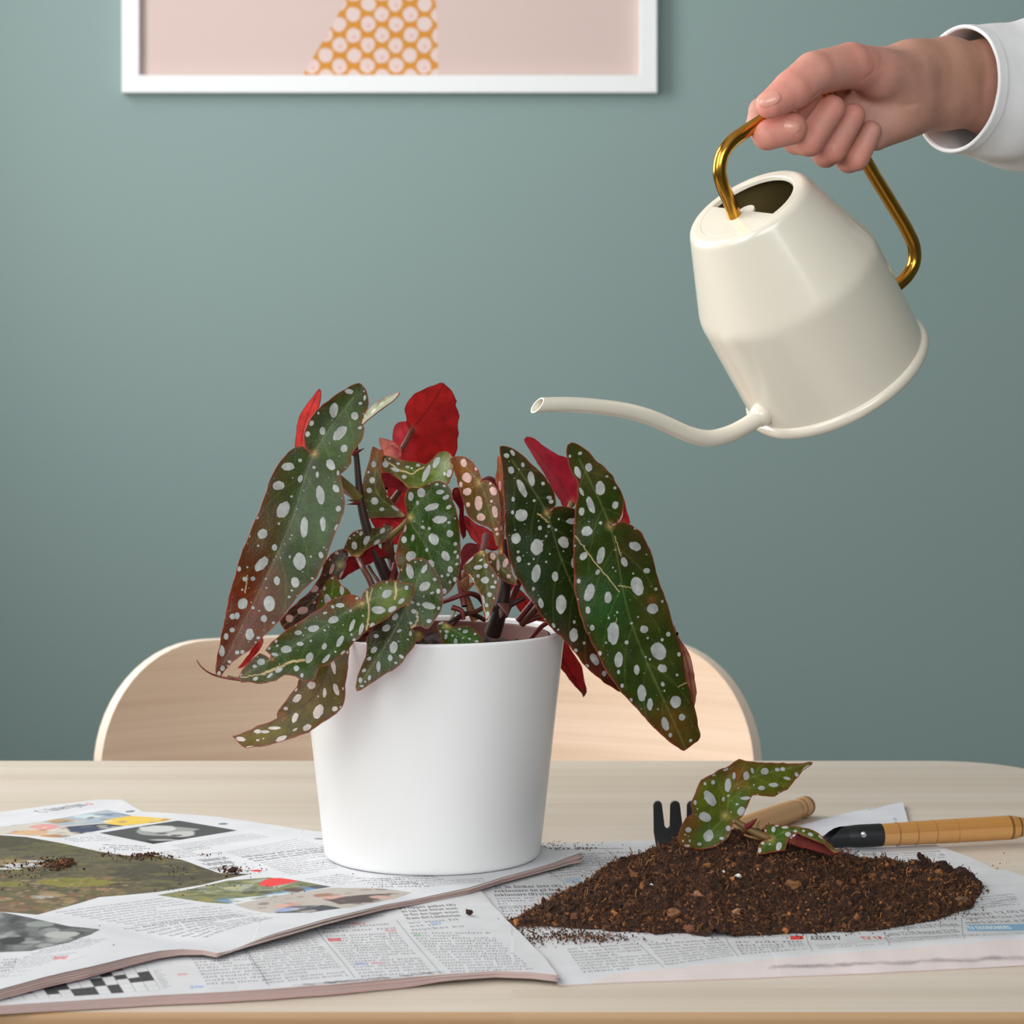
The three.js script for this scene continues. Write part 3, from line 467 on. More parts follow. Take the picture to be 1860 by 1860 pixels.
  { z: ZA, d: 1.602, n: [0.25, 0.24, 0.93], c: [56, 82, 42], fl: 0.12, fr: 0.16, curl: -3.5, o: [1312, 868, 1306, 820, 1302, 770, 1312, 722, 1345, 700, 1390, 700, 1450, 668, 1520, 658, 1570, 682, 1595, 730, 1600, 780, 1618, 830, 1635, 900, 1640, 980, 1645, 1060, 1650, 1130, 1640, 1200, 1620, 1270, 1590, 1320, 1545, 1358, 1490, 1340, 1400, 1290, 1320, 1230, 1262, 1190, 1246, 1130, 1250, 1080, 1268, 1020, 1292, 960, 1306, 910], m: [1480, 690, 1335, 880, 1430, 1050, 1545, 1352], p: [[1270, 1100, 90, '118,62,26', 0.75], [1520, 1290, 120, '44,52,28', 0.7], [1400, 760, 120, '70,92,50', 0.6]], s: [1340, 750, 17, 28, 0, 1403, 728, 25, 30, 0, 1520, 723, 26, 15, -10, 1380, 790, 10, 14, 0, 1468, 815, 48, 20, -18, 1555, 755, 23, 13, -28, 1573, 815, 19, 12, -35, 1515, 893, 46, 24, -4, 1413, 940, 14, 10, 30, 1298, 945, 15, 25, 0, 1298, 1015, 17, 22, 0, 1352, 1005, 11, 22, 8, 1480, 1013, 30, 38, -35, 1580, 978, 22, 23, 0, 1340, 1118, 30, 36, 30, 1437, 1078, 10, 13, 0, 1553, 1115, 24, 33, -30, 1463, 1165, 20, 26, -20, 1582, 1198, 17, 20, 0, 1613, 1042, 12, 12, 0, 1545, 1333, 14, 18, 0, 1610, 1260, 12, 16, 0, 1530, 1240, 9, 9, 0, 1580, 1277, 10, 10, 0, 1627, 1120, 8, 15, 0, 1450, 668, 14, 9, -15, 1500, 676, 12, 8, 0, 1545, 685, 12, 8, 20, 1575, 910, 11, 9, 0, 1612, 885, 6, 7, 0], stalk: [[1280, 940, 1.615], [1200, 1010, 1.63]], sm: STEMGREEN },
  { z: ZD, d: 1.625, n: [-0.2, 0.3, 0.9], c: [66, 66, 48], fl: -0.1, fr: -0.1, dots: 14, o: [1082, 190, 1110, 120, 1150, 70, 1220, 45, 1300, 38, 1380, 22, 1442, 28, 1420, 80, 1380, 130, 1310, 165, 1240, 200, 1200, 245, 1140, 237, 1115, 205], m: [1090, 190, 1190, 240, 1280, 120, 1438, 32], s: [1162, 162, 21, 29, 0, 1250, 122, 20, 42, 25, 1210, 75, 13, 18, 20, 1325, 142, 15, 30, 42, 1365, 55, 16, 26, 35, 1130, 110, 8, 8, 0, 1160, 88, 7, 7, 0, 1185, 65, 7, 6, 0] },
  { z: ZD, look: 'under', d: 1.632, n: [-0.1, -0.3, 0.9], c: [122, 22, 28], o: [1100, 300, 1120, 240, 1190, 245, 1240, 200, 1300, 165, 1380, 195, 1402, 228, 1330, 262, 1250, 310, 1150, 352, 1070, 412, 1050, 400], m: [1210, 230, 1192, 250, 1160, 310, 1065, 405], stalk: [[1230, 330, 1.618], [1290, 450, 1.615], [1310, 620, 1.62]], sr: [0.0019, 0.0023], sm: STEM },
  { z: ZD, d: 1.634, n: [-0.05, 0.15, 0.95], c: [58, 34, 26], sc: [168, 138, 130], fl: -0.2, fr: 0.1, dots: 22, o: [620, 705, 700, 620, 770, 550, 850, 480, 900, 400, 930, 330, 970, 250, 1020, 205, 1080, 185, 1115, 200, 1122, 250, 1100, 310, 1060, 402, 1010, 420, 960, 470, 910, 540, 895, 640, 820, 690, 720, 745, 660, 772, 640, 740], m: [1100, 200, 1060, 300, 860, 560, 640, 750], stalk: [[1010, 520, 1.642], [1120, 720, 1.635]], sr: [0.0012, 0.0018], p: [[1040, 300, 110, '64,66,44', 0.9], [740, 640, 120, '52,24,18', 0.7]], s: [1000, 330, 15, 40, 18, 870, 470, 35, 28, 0, 790, 628, 40, 27, -15, 695, 685, 28, 28, 0, 1035, 215, 15, 12, 0, 1070, 370, 12, 30, 25, 985, 262, 8, 9, 0, 875, 572, 12, 10, 0] },
  { z: ZD, d: 1.605, n: [-0.25, 0.4, 0.9], c: [76, 100, 46], fl: 0.15, o: [895, 650, 902, 560, 930, 480, 970, 410, 1015, 368, 1042, 390, 1070, 440, 1130, 490, 1145, 530, 1080, 560, 1000, 610, 930, 650], m: [960, 640, 980, 600, 1005, 480, 1018, 372], stalk: [[1060, 660, 1.605], [1330, 780, 1.615]], sr: [0.0012, 0.0018], p: [[1030, 390, 50, '130,70,30', 0.6]], s: [945, 470, 13, 16, 0, 1073, 480, 17, 36, 0, 970, 552, 24, 42, -10, 1005, 395, 11, 10, 0, 930, 560, 6, 8, 0, 1030, 540, 8, 8, 0] },
  { z: ZC, d: 1.597, n: [-0.2, 0.4, 0.9], c: [82, 76, 48], fl: 0.15, dots: 9, o: [112, 802, 150, 760, 208, 712, 240, 730, 252, 780, 290, 840, 302, 900, 288, 970, 265, 1030, 241, 1080, 225, 1040, 215, 980, 180, 900, 142, 840], m: [190, 730, 212, 720, 240, 880, 241, 1075], s: [150, 765, 28, 8, -40, 195, 803, 24, 12, -10, 235, 795, 12, 14, 0, 232, 870, 20, 18, 0, 255, 945, 13, 13, 0, 195, 850, 10, 8, 0, 272, 905, 14, 8, 0, 222, 970, 9, 26, -14, 245, 1050, 9, 20, 5, 285, 880, 8, 10, 0, 240, 1000, 10, 12, 0, 195, 845, 9, 7, 0, 210, 765, 12, 6, -30], k: [[[150, 840, 195, 920, 222, 1000, 238, 1070], 0.8]], stalk: [[225, 690, 1.615], [235, 640, 1.64]], sm: STEMRED },
  { z: ZC, d: 1.608, n: [-0.2, 0.35, 0.9], c: [78, 66, 36], sc: [190, 160, 150], fl: 0.3, dots: 12, o: [238, 742, 262, 715, 300, 738, 330, 728, 352, 760, 372, 830, 400, 895, 350, 882, 300, 852, 268, 805], m: [250, 730, 275, 735, 320, 810, 390, 885], s: [273, 745, 14, 20, -10, 300, 790, 9, 32, 0, 338, 780, 14, 26, 20, 355, 850, 12, 12, 0, 262, 775, 6, 7, 0] },
  { z: ZA, d: 1.594, n: [-0.1, 0.4, 0.9], c: [52, 92, 46], dots: 6, fl: -0.2, fr: -0.2, o: [1498, 1545, 1530, 1515, 1570, 1530, 1600, 1550, 1680, 1538, 1740, 1570, 1785, 1640, 1760, 1690, 1650, 1700, 1560, 1680, 1522, 1610], m: [1520, 1530, 1560, 1545, 1650, 1600, 1775, 1660], s: [1520, 1528, 22, 8, -15, 1560, 1580, 14, 10, 10, 1675, 1580, 18, 12, -10, 1615, 1640, 12, 18, 0, 1555, 1612, 10, 18, 10, 1700, 1625, 10, 8, 0, 1735, 1595, 9, 8, 0, 1640, 1565, 10, 7, 0, 1595, 1605, 8, 8, 0, 1745, 1640, 12, 9, 0, 1660, 1620, 6, 6, 0, 1520, 1580, 8, 10, 0] },
  // --- the large leaves
  { z: ZA, d: 1.6, n: [0.4, 0.1, 0.92], c: [62, 76, 52], fl: 0.68, fr: 0.02, curl: -3, bend: -0.1, rough: 0.3, spec: 0.55, o: [742, 484, 712, 470, 686, 430, 682, 370, 700, 310, 745, 240, 800, 185, 870, 130, 940, 85, 1000, 62, 1040, 57, 1064, 90, 1078, 150, 1072, 210, 1046, 270, 1042, 298, 1056, 330, 1046, 385, 1010, 450, 976, 500, 975, 545, 940, 590, 908, 612, 915, 660, 930, 720, 938, 780, 925, 850, 900, 930, 865, 1000, 845, 1070, 815, 1150, 770, 1230, 720, 1290, 650, 1360, 600, 1430, 550, 1490, 490, 1560, 440, 1610, 390, 1660, 330, 1710, 270, 1750, 220, 1790, 192, 1822, 175, 1852, 150, 1856, 140, 1842, 150, 1760, 165, 1660, 185, 1540, 212, 1440, 226, 1350, 262, 1220, 282, 1150, 320, 1050, 368, 930, 415, 830, 440, 750, 475, 650, 520, 560, 570, 495, 630, 450, 675, 442, 706, 462], m: [1030, 80, 746, 488, 600, 920, 162, 1848],
    p: [[300, 1360, 330, '116,36,4', 1], [330, 1150, 260, '92,42,10', 0.8], [180, 1700, 420, '98,32,6', 0.95], [400, 900, 260, '92,56,24', 0.75], [500, 620, 170, '84,56,26', 0.5], [860, 900, 300, '72,98,64', 0.7], [780, 260, 180, '50,54,34', 0.8], [940, 400, 240, '104,128,100', 0.55]],
    s: [868, 220, 27, 46, 8, 905, 360, 31, 55, 42, 798, 347, 18, 25, 0, 995, 255, 23, 25, 0, 960, 105, 27, 16, 10, 930, 455, 21, 25, 20, 848, 555, 25, 36, -25, 585, 567, 40, 25, -5, 660, 640, 15, 24, 20, 528, 683, 36, 28, -10, 785, 742, 25, 58, -10, 555, 832, 36, 54, 32, 685, 940, 24, 65, 3, 800, 920, 18, 46, -4, 430, 980, 30, 33, 30, 657, 1148, 38, 55, 0, 422, 1165, 30, 53, 38, 502, 1063, 16, 20, 0, 788, 1110, 14, 22, -10, 630, 1277, 26, 33, 0, 517, 1268, 20, 27, 0, 470, 1408, 35, 50, 0, 308, 1408, 29, 36, 30, 437, 1500, 20, 22, 0, 350, 1597, 27, 36, 0, 243, 1570, 17, 15, 0, 1057, 145, 8, 18, 10, 880, 700, 18, 28, -30, 895, 825, 17, 18, 0, 883, 940, 11, 22, 30, 320, 1257, 16, 15, 0, 370, 1255, 15, 14, 0, 205, 1610, 15, 20, 0, 178, 1700, 18, 36, -8, 245, 1487, 20, 18, 0, 273, 1483, 16, 22, 0, 272, 1708, 15, 13, 0, 305, 1705, 13, 13, 0, 182, 1805, 15, 17, 0, 160, 1840, 13, 18, 0, 225, 1765, 14, 10, 30, 730, 300, 14, 18, 30, 706, 367, 15, 18, 0, 765, 615, 10, 20, 0, 403, 1618, 13, 9, -20, 285, 1195, 12, 17, 0, 396, 880, 9, 11, 0, 660, 528, 13, 11, 0, 1027, 328, 14, 10, -20, 893, 605, 9, 16, 0, 772, 238, 8, 9, 0, 1030, 178, 12, 10, 0, 530, 917, 9, 9, 0, 607, 750, 9, 8, 0, 596, 1120, 7, 10, 0, 725, 1120, 6, 8, 0, 495, 1525, 10, 9, 0, 592, 1367, 10, 8, 0, 347, 992, 9, 11, 0],
    k: [[[335, 1235, 330, 1290, 322, 1340], 0.9]], stalk: [[850, 600, 1.612], [960, 700, 1.626], [1020, 760, 1.63]], sr: [0.0022, 0.0036], sm: STEMGREEN, label: 'long green leaf with rust-red edge, left of the plant' },
  { z: ZC, d: 1.594, n: [0.26, 0.03, 0.96], c: [40, 52, 34], fl: -0.12, fr: 0.05, rough: 0.3, o: [310, 175, 325, 168, 370, 180, 430, 220, 480, 270, 530, 320, 575, 380, 600, 440, 601, 480, 580, 505, 562, 516, 590, 492, 630, 485, 680, 490, 725, 510, 745, 560, 760, 700, 800, 900, 850, 1100, 900, 1300, 940, 1452, 900, 1432, 850, 1400, 790, 1352, 740, 1302, 690, 1232, 640, 1180, 580, 1120, 520, 1060, 480, 985, 430, 905, 390, 840, 360, 760, 345, 660, 335, 560, 330, 460, 325, 360, 318, 280, 310, 220], m: [340, 200, 552, 520, 620, 740, 935, 1448], p: [[430, 300, 170, '64,58,26', 0.8], [860, 1330, 230, '96,34,30', 0.9], [650, 1180, 130, '70,44,30', 0.6], [480, 800, 180, '40,60,36', 0.7]],
    s: [343, 222, 15, 12, 30, 375, 207, 10, 18, -35, 428, 270, 9, 14, -10, 367, 298, 16, 21, -15, 472, 342, 18, 40, -12, 424, 393, 18, 53, -25, 533, 367, 10, 10, 0, 420, 532, 33, 32, 0, 378, 449, 9, 14, 0, 375, 517, 9, 11, 0, 565, 440, 14, 10, 0, 575, 461, 13, 12, 0, 392, 653, 26, 28, 0, 517, 598, 11, 13, 0, 502, 698, 32, 43, 5, 641, 672, 26, 32, -35, 685, 563, 32, 16, 0, 407, 760, 13, 16, 0, 497, 835, 23, 47, 12, 595, 850, 17, 27, 0, 482, 915, 8, 11, 0, 627, 995, 29, 49, 0, 690, 780, 12, 26, 0, 522, 990, 13, 28, -10, 692, 1155, 22, 36, 0, 588, 1105, 8, 14, -25, 703, 1235, 10, 10, 0, 800, 1280, 20, 35, -30, 850, 1355, 12, 15, 0, 695, 1087, 8, 10, 0, 762, 1315, 10, 10, 0, 600, 608, 8, 8, 0, 530, 665, 5, 5, 0, 615, 552, 6, 6, 0], k: [[[505, 525, 535, 545, 560, 570], 0.9]], stalk: [[500, 640, 1.625], [400, 900, 1.64], [330, 1060, 1.64]] , label: 'dark green drooping leaf beside the large right leaf' },
  { z: ZC, d: 1.571, n: [0.3, 0.06, 0.95], c: [52, 66, 32], fl: -0.1, fr: -0.06, curl: -2.5, bend: -0.2, rough: 0.3, o: [878, 582, 900, 578, 932, 556, 950, 500, 956, 450, 930, 390, 890, 320, 850, 280, 800, 240, 770, 200, 720, 165, 682, 153, 660, 164, 654, 200, 665, 250, 680, 310, 711, 352, 715, 400, 704, 480, 695, 600, 690, 700, 695, 800, 700, 920, 720, 1020, 750, 1120, 790, 1200, 830, 1280, 880, 1370, 930, 1440, 960, 1472, 1020, 1532, 1080, 1602, 1150, 1672, 1235, 1742, 1265, 1758, 1300, 1732, 1350, 1686, 1335, 1600, 1310, 1490, 1280, 1380, 1260, 1260, 1230, 1160, 1205, 1080, 1180, 990, 1150, 910, 1120, 830, 1105, 750, 1080, 690, 1050, 632, 1010, 590, 960, 570, 932, 568, 905, 584], m: [690, 180, 880, 588, 990, 1080, 1285, 1745], p: [[1200, 1640, 200, '112,72,28', 0.85], [1000, 700, 150, '66,50,28', 0.7], [1100, 1000, 180, '84,70,34', 0.6], [800, 300, 160, '76,64,30', 0.7], [850, 1000, 230, '40,78,32', 0.8], [1150, 1300, 150, '80,80,40', 0.5], [1100, 975, 40, '140,84,40', 0.6]],
    s: [712, 308, 15, 35, -20, 770, 283, 18, 22, -10, 725, 210, 12, 9, -25, 830, 392, 25, 38, 0, 865, 330, 9, 6, 0, 907, 390, 8, 8, 0, 780, 478, 18, 46, -18, 733, 410, 9, 24, -25, 908, 480, 16, 21, 20, 732, 513, 15, 22, 0, 760, 615, 30, 26, -10, 1012, 693, 32, 23, 25, 833, 740, 20, 48, 14, 743, 745, 17, 25, 38, 955, 775, 16, 26, -18, 817, 828, 11, 16, 35, 1073, 820, 18, 15, 0, 718, 875, 10, 13, 0, 1022, 900, 33, 49, -16, 775, 933, 24, 50, 20, 870, 960, 18, 32, 0, 765, 1025, 13, 19, -10, 1103, 1018, 30, 27, 0, 1120, 915, 9, 9, 0, 897, 1145, 31, 60, 0, 1058, 1125, 22, 20, 20, 787, 1117, 13, 16, 0, 1183, 1150, 12, 13, 0, 967, 1193, 11, 11, 0, 1135, 1240, 38, 46, -25, 925, 1283, 22, 40, 0, 828, 1250, 10, 13, -20, 1020, 1335, 15, 27, 0, 1153, 1328, 26, 21, 20, 1240, 1255, 9, 12, 0, 925, 1347, 8, 12, 0, 1045, 1455, 24, 44, -5, 1088, 1515, 15, 32, 0, 1222, 1503, 30, 33, 0, 1155, 1410, 10, 13, -25, 943, 1418, 9, 12, 0, 1255, 1582, 17, 18, 0, 1168, 1617, 18, 38, -15, 990, 1492, 9, 10, 0, 1230, 1362, 8, 8, 0, 1195, 1675, 10, 12, 0, 672, 225, 7, 9, 0, 860, 1195, 6, 7, 0, 918, 1037, 6, 7, 0, 712, 970, 6, 7, 0],
    k: [[[700, 640, 760, 720, 830, 808, 928, 930], 0.7], [[925, 898, 970, 905, 1010, 912], 0.6], [[905, 640, 925, 700, 940, 745], 0.6], [[915, 1065, 912, 1120], 0.5], [[1235, 1425, 1260, 1412, 1280, 1400], 0.5]], stalk: [[800, 640, 1.61], [600, 900, 1.64], [420, 1100, 1.65]], sm: STEM, label: 'largest leaf, long and drooping over the right side of the pot' },
  { z: ZC, look: 'under', d: 1.60, n: [0.5, 0.1, 0.85], c: [150, 100, 76], o: [1215, 1100, 1240, 1172, 1270, 1210, 1300, 1270, 1320, 1360, 1333, 1430, 1326, 1500, 1310, 1542, 1290, 1490, 1260, 1320, 1220, 1200], m: [1200, 1110, 1225, 1150, 1290, 1330, 1312, 1535], stalk: [[1050, 1060, 1.625], [700, 1000, 1.645], [430, 1090, 1.65]], sr: [0.0013, 0.002], p: [[1300, 1300, 60, '196,150,132', 0.6]] },
  { z: ZD, look: 'under', d: 1.58, n: [-0.5, 0.1, 0.85], c: [200, 46, 36], o: [498, 822, 502, 850, 490, 880, 460, 935, 410, 1000, 352, 1040, 320, 1046, 370, 990, 420, 920, 455, 862], m: [500, 830, 492, 850, 430, 950, 322, 1045] },
  { z: ZD, d: 1.553, n: [0.2, 0.24, 0.94], c: [60, 76, 46], fl: 0.1, fr: 0.12, curl: -2.5, o: [1462, 520, 1462, 410, 1480, 350, 1520, 300, 1580, 260, 1640, 248, 1690, 275, 1740, 330, 1780, 410, 1802, 500, 1802, 560, 1786, 630, 1750, 690, 1690, 767, 1640, 742, 1608, 745, 1585, 760, 1602, 790, 1602, 872, 1540, 950, 1490, 1020, 1400, 1080, 1320, 1130, 1240, 1182, 1180, 1209, 1167, 1180, 1185, 1100, 1210, 1030, 1246, 960, 1256, 880, 1250, 820, 1300, 745, 1380, 690, 1440, 610], m: [1660, 300, 1545, 585, 1440, 790, 1176, 1200], stalk: [[1575, 700, 1.58], [1600, 840, 1.605]], sr: [0.0014, 0.002], p: [[1340, 780, 160, '52,38,26', 0.85], [1250, 1130, 150, '80,72,32', 0.7], [1640, 420, 160, '84,104,66', 0.7], [1720, 620, 110, '64,90,48', 0.6], [1300, 1020, 60, '120,70,30', 0.5]],
    s: [1562, 350, 26, 55, -10, 1665, 330, 17, 36, 28, 1668, 455, 44, 30, -32, 1740, 405, 15, 13, 0, 1720, 503, 17, 10, -15, 1765, 490, 15, 20, 0, 1697, 595, 48, 25, 15, 1768, 612, 12, 15, 0, 1590, 635, 22, 16, 20, 1700, 705, 20, 15, 0, 1455, 675, 20, 28, 32, 1390, 755, 32, 24, -30, 1320, 812, 18, 15, 0, 1485, 775, 19, 10, -25, 1303, 912, 28, 19, -45, 1445, 895, 29, 45, 10, 1565, 795, 11, 18, 0, 1420, 970, 17, 24, 0, 1500, 960, 21, 11, 30, 1335, 1030, 15, 40, 0, 1268, 975, 17, 14, -35, 1230, 1060, 17, 12, -30, 1270, 1112, 12, 20, 10, 1460, 1005, 12, 8, 0, 1205, 1130, 14, 20, 0, 1240, 1140, 8, 8, 0, 1215, 1172, 15, 8, 0, 1480, 850, 7, 7, 0, 1640, 268, 9, 6, 0, 1600, 280, 9, 6, 0, 1545, 300, 8, 6, 0, 1500, 335, 8, 7, 0],
    k: [[[1612, 640, 1620, 680, 1600, 735, 1570, 750], 1.0]] },
  { z: ZD, d: 1.566, n: [0.2, 0.3, 0.9], c: [96, 90, 44], o: [1585, 765, 1640, 775, 1664, 820, 1635, 856, 1598, 856], m: [1640, 780, 1620, 800, 1610, 825, 1605, 850], dots: 20, s: [1580, 800, 14, 18, 0] },
  { z: ZD, d: 1.562, n: [-0.25, 0.22, 0.93], c: [108, 88, 56], sc: [204, 190, 182], fl: 0.2, fr: 0.1, dots: 22, vein: '58,40,34', o: [1120, 880, 1116, 1000, 1102, 1100, 1096, 1200, 1088, 1290, 1060, 1342, 1000, 1392, 930, 1440, 830, 1502, 700, 1552, 580, 1590, 480, 1606, 380, 1621, 330, 1580, 302, 1550, 283, 1530, 340, 1520, 440, 1470, 520, 1440, 560, 1430, 605, 1402, 602, 1370, 660, 1290, 700, 1230, 750, 1170, 770, 1110, 830, 1060, 930, 960, 1000, 900], m: [1100, 900, 1010, 960, 860, 1260, 290, 1535], stalk: [[1110, 860, 1.572], [1250, 790, 1.585], [1420, 850, 1.61]], sr: [0.0014, 0.002], p: [[480, 1510, 230, '112,98,26', 0.8], [820, 1220, 200, '128,96,72', 0.5], [1050, 1150, 160, '98,80,46', 0.5], [650, 1380, 50, '150,80,44', 0.6]],
    s: [1012, 1030, 16, 56, -10, 853, 1165, 30, 28, 0, 1030, 1195, 19, 46, -20, 948, 1220, 14, 35, 3, 750, 1260, 37, 24, -38, 903, 1355, 34, 57, 25, 668, 1333, 17, 13, 0, 735, 1400, 20, 38, 25, 822, 1470, 32, 22, -35, 1022, 1335, 22, 18, -20, 588, 1473, 48, 12, -2, 467, 1498, 28, 15, 0, 520, 1500, 32, 12, 0, 637, 1550, 44, 18, -25, 345, 1552, 35, 17, 10, 467, 1560, 14, 8, 0, 735, 1485, 20, 8, -30, 1080, 1190, 6, 12, 0, 740, 1195, 12, 15, 20, 410, 1608, 30, 6, -5], label: 'brownish leaf hanging lowest, left of the pot' },
  { z: ZD, d: 1.538, n: [0.16, 0.26, 0.95], c: [62, 80, 40], fl: 0.22, fr: 0.16, curl: -2, o: [1216, 560, 1215, 530, 1240, 480, 1290, 440, 1360, 415, 1440, 408, 1520, 430, 1580, 440, 1600, 465, 1590, 520, 1550, 570, 1490, 610, 1450, 642, 1400, 690, 1330, 732, 1270, 760, 1220, 802, 1170, 850, 1110, 922, 1050, 970, 980, 1010, 930, 1032, 890, 1080, 872, 1130, 830, 1142, 780, 1126, 740, 1100, 660, 1090, 600, 1130, 490, 1156, 400, 1142, 350, 1144, 330, 1110, 345, 1075, 380, 1030, 440, 970, 480, 938, 530, 950, 572, 988, 560, 950, 518, 915, 545, 880, 600, 825, 680, 760, 770, 705, 850, 650, 930, 600, 1000, 555, 1080, 525, 1140, 515, 1190, 528, 1212, 552], m: [1560, 450, 1216, 578, 860, 800, 336, 1112], stalk: [[1300, 690, 1.568], [1420, 840, 1.605]], sr: [0.0014, 0.002], p: [[1140, 540, 110, '140,60,20', 0.9], [940, 610, 130, '120,58,24', 0.8], [720, 740, 130, '96,60,26', 0.7], [1420, 520, 200, '124,136,76', 0.75], [900, 830, 230, '52,72,36', 0.7], [420, 1060, 130, '76,64,28', 0.6], [1280, 700, 120, '90,110,60', 0.5]],
    s: [1395, 508, 38, 28, -32, 1335, 625, 52, 28, 4, 1500, 560, 29, 16, -38, 1435, 618, 34, 19, -28, 1535, 465, 15, 17, 0, 1058, 590, 33, 17, 0, 950, 645, 18, 10, -15, 1010, 695, 38, 26, -12, 1145, 735, 16, 49, 22, 1212, 760, 16, 46, 18, 868, 758, 42, 25, -8, 758, 787, 27, 17, 0, 1290, 735, 17, 22, 40, 1058, 850, 20, 46, 30, 848, 847, 10, 10, 0, 772, 868, 25, 16, 0, 672, 908, 40, 27, -5, 945, 887, 18, 25, 20, 590, 945, 27, 13, 10, 838, 970, 26, 41, 28, 490, 998, 30, 23, 0, 960, 975, 15, 40, 42, 745, 1045, 20, 22, 0, 620, 1055, 30, 18, -28, 555, 1095, 28, 11, -42, 445, 1030, 17, 13, 0, 450, 1118, 20, 14, -20, 785, 1095, 12, 17, 0, 1025, 925, 8, 8, 0, 1080, 930, 22, 9, -40, 598, 848, 10, 13, 0, 1180, 540, 14, 9, 0, 1350, 465, 8, 8, 0, 548, 900, 10, 12, 0, 1135, 630, 9, 10, 0],
    k: [[[1250, 490, 1262, 580, 1265, 680, 1250, 775], 1.2], [[1455, 425, 1462, 480, 1452, 545], 1.3], [[1290, 470, 1270, 560], 0.6], [[800, 985, 700, 1000, 600, 1045, 500, 1085], 1.5], [[500, 1085, 430, 1098, 345, 1110], 0.6], [[572, 985, 545, 962], 1.2]], label: 'green leaf with torn tip lying over the left front of the rim' },
];
for (const L of LEAVES) leaf(plant, L);
{
  // stems, bracts and the dry tendril
  const A = crop(ZA), B = crop(ZB), D = crop(ZD), C = crop(ZC), pt = (f, a) => a.map((p) => { const q = f(p); return at(q[0], q[1], p[2]); });
  part('stem', tube(pt(A, [[1000, 445, 1.632], [1010, 560, 1.631], [1022, 700, 1.63], [1035, 800, 1.63], [1062, 920, 1.63], [1110, 1060, 1.632], [1160, 1180, 1.634], [1230, 1330, 1.637], [1330, 1560, 1.64]]), (t) => lerp(0.0017, 0.004, Math.min(1, t * 1.4)), 50, 12), STEMDARK, plant, 'thick dark main stem');
  const twig = (f, a, r0, r1, m) => part('stem', tube(pt(f, a), (t) => lerp(r0, r1, t), 20, 8), m, plant);
  twig(A, [[1190, 920, 1.655], [1200, 1050, 1.652], [1235, 1200, 1.645], [1300, 1500, 1.64]], 0.002, 0.003, STEM);
  twig(D, [[1265, 310, 1.632], [1300, 370, 1.625], [1340, 425, 1.62], [1400, 560, 1.63]], 0.0011, 0.0013, STEM);
  twig(B, [[420, 1230, 1.64], [400, 1330, 1.63], [430, 1480, 1.62]], 0.0015, 0.002, STEMRED);
  twig(C, [[0, 985, 1.61], [60, 965, 1.605], [130, 940, 1.607], [190, 950, 1.62], [240, 1010, 1.64]], 0.0015, 0.002, STEMRED);
  twig(C, [[95, 790, 1.62], [98, 880, 1.612], [125, 1005, 1.605]], 0.0016, 0.0019, STEMRED);
  twig(C, [[335, 660, 1.645], [338, 800, 1.64], [330, 930, 1.635], [300, 1060, 1.635], [270, 1150, 1.64]], 0.0028, 0.0055, STEMDARK);
  twig(C, [[440, 960, 1.632], [390, 985, 1.632], [340, 1010, 1.63]], 0.0014, 0.002, STEMDARK);
  twig(C, [[255, 990, 1.625], [190, 1030, 1.615], [110, 1055, 1.61], [60, 1100, 1.612]], 0.0016, 0.0016, STEM);
  twig(C, [[80, 1005, 1.61], [65, 1050, 1.606], [55, 1085, 1.606]], 0.001, 0.0013, std(150, 140, 120, 0.6));
  twig(C, [[640, 1060, 1.612], [540, 1100, 1.622], [490, 1150, 1.63], [450, 1190, 1.635]], 0.0017, 0.0014, STEMRED);
  twig(C, [[130, 830, 1.625], [115, 900, 1.622], [140, 980, 1.62], [180, 1080, 1.62]], 0.0022, 0.0026, std(140, 92, 52, 0.7));
  twig(C, [[30, 1100, 1.60], [90, 1060, 1.605], [150, 1040, 1.612], [230, 1075, 1.62]], 0.001, 0.0016, STEMDARK);
  twig(C, [[60, 1010, 1.607], [110, 1030, 1.606], [120, 1075, 1.606]], 0.0018, 0.0014, STEMRED);
  // papery bracts at the nodes
  const bract = (f, a, b, w, m) => { const p = pt(f, [a, b]), g = new THREE.ConeGeometry(w, p[0].distanceTo(p[1]), 7, 3).scale(1, 1, 0.4); g.applyQuaternion(new THREE.Quaternion().setFromUnitVectors(V3(0, 1, 0), p[1].clone().sub(p[0]).normalize())); const c = p[0].clone().lerp(p[1], 0.5); part('bract', g.translate(c.x, c.y, c.z), m, plant); };
  bract(A, [980, 490, 1.63], [1060, 452, 1.624], 0.0022, STEMRED); bract(A, [990, 480, 1.63], [1000, 440, 1.627], 0.0018, STEMRED);
  bract(A, [1015, 775, 1.628], [945, 772, 1.618], 0.0028, STEMGREEN); bract(A, [1025, 790, 1.626], [940, 800, 1.62], 0.0018, STEMRED);
  bract(B, [380, 1180, 1.64], [330, 1060, 1.63], 0.005, std(120, 66, 36, 0.7)); bract(B, [380, 1190, 1.64], [410, 1080, 1.63], 0.004, std(104, 58, 34, 0.7));
  bract(C, [330, 1000, 1.628], [352, 1060, 1.615], 0.005, STEM); bract(C, [330, 1020, 1.628], [310, 1070, 1.615], 0.004, STEM);
  bract(C, [120, 900, 1.612], [150, 840, 1.605], 0.004, std(160, 110, 70, 0.7)); bract(C, [118, 930, 1.612], [95, 860, 1.605], 0.003, std(140, 96, 56, 0.7)); bract(C, [160, 890, 1.614], [125, 950, 1.606], 0.003, std(150, 100, 60, 0.7));
  part('tendril', tube(pt(D, [[28, 985, 1.545], [60, 1032, 1.545], [110, 1072, 1.546], [170, 1098, 1.55], [250, 1116, 1.548], [345, 1128, 1.543]]), (t) => lerp(0.0003, 0.0009, t), 30, 7), STEMRED, plant);
  part('tendril', tube(pt(D, [[250, 1100, 1.546], [290, 1108, 1.546], [345, 1112, 1.543]]), 0.0006, 12, 7), STEMGREEN, plant);
}

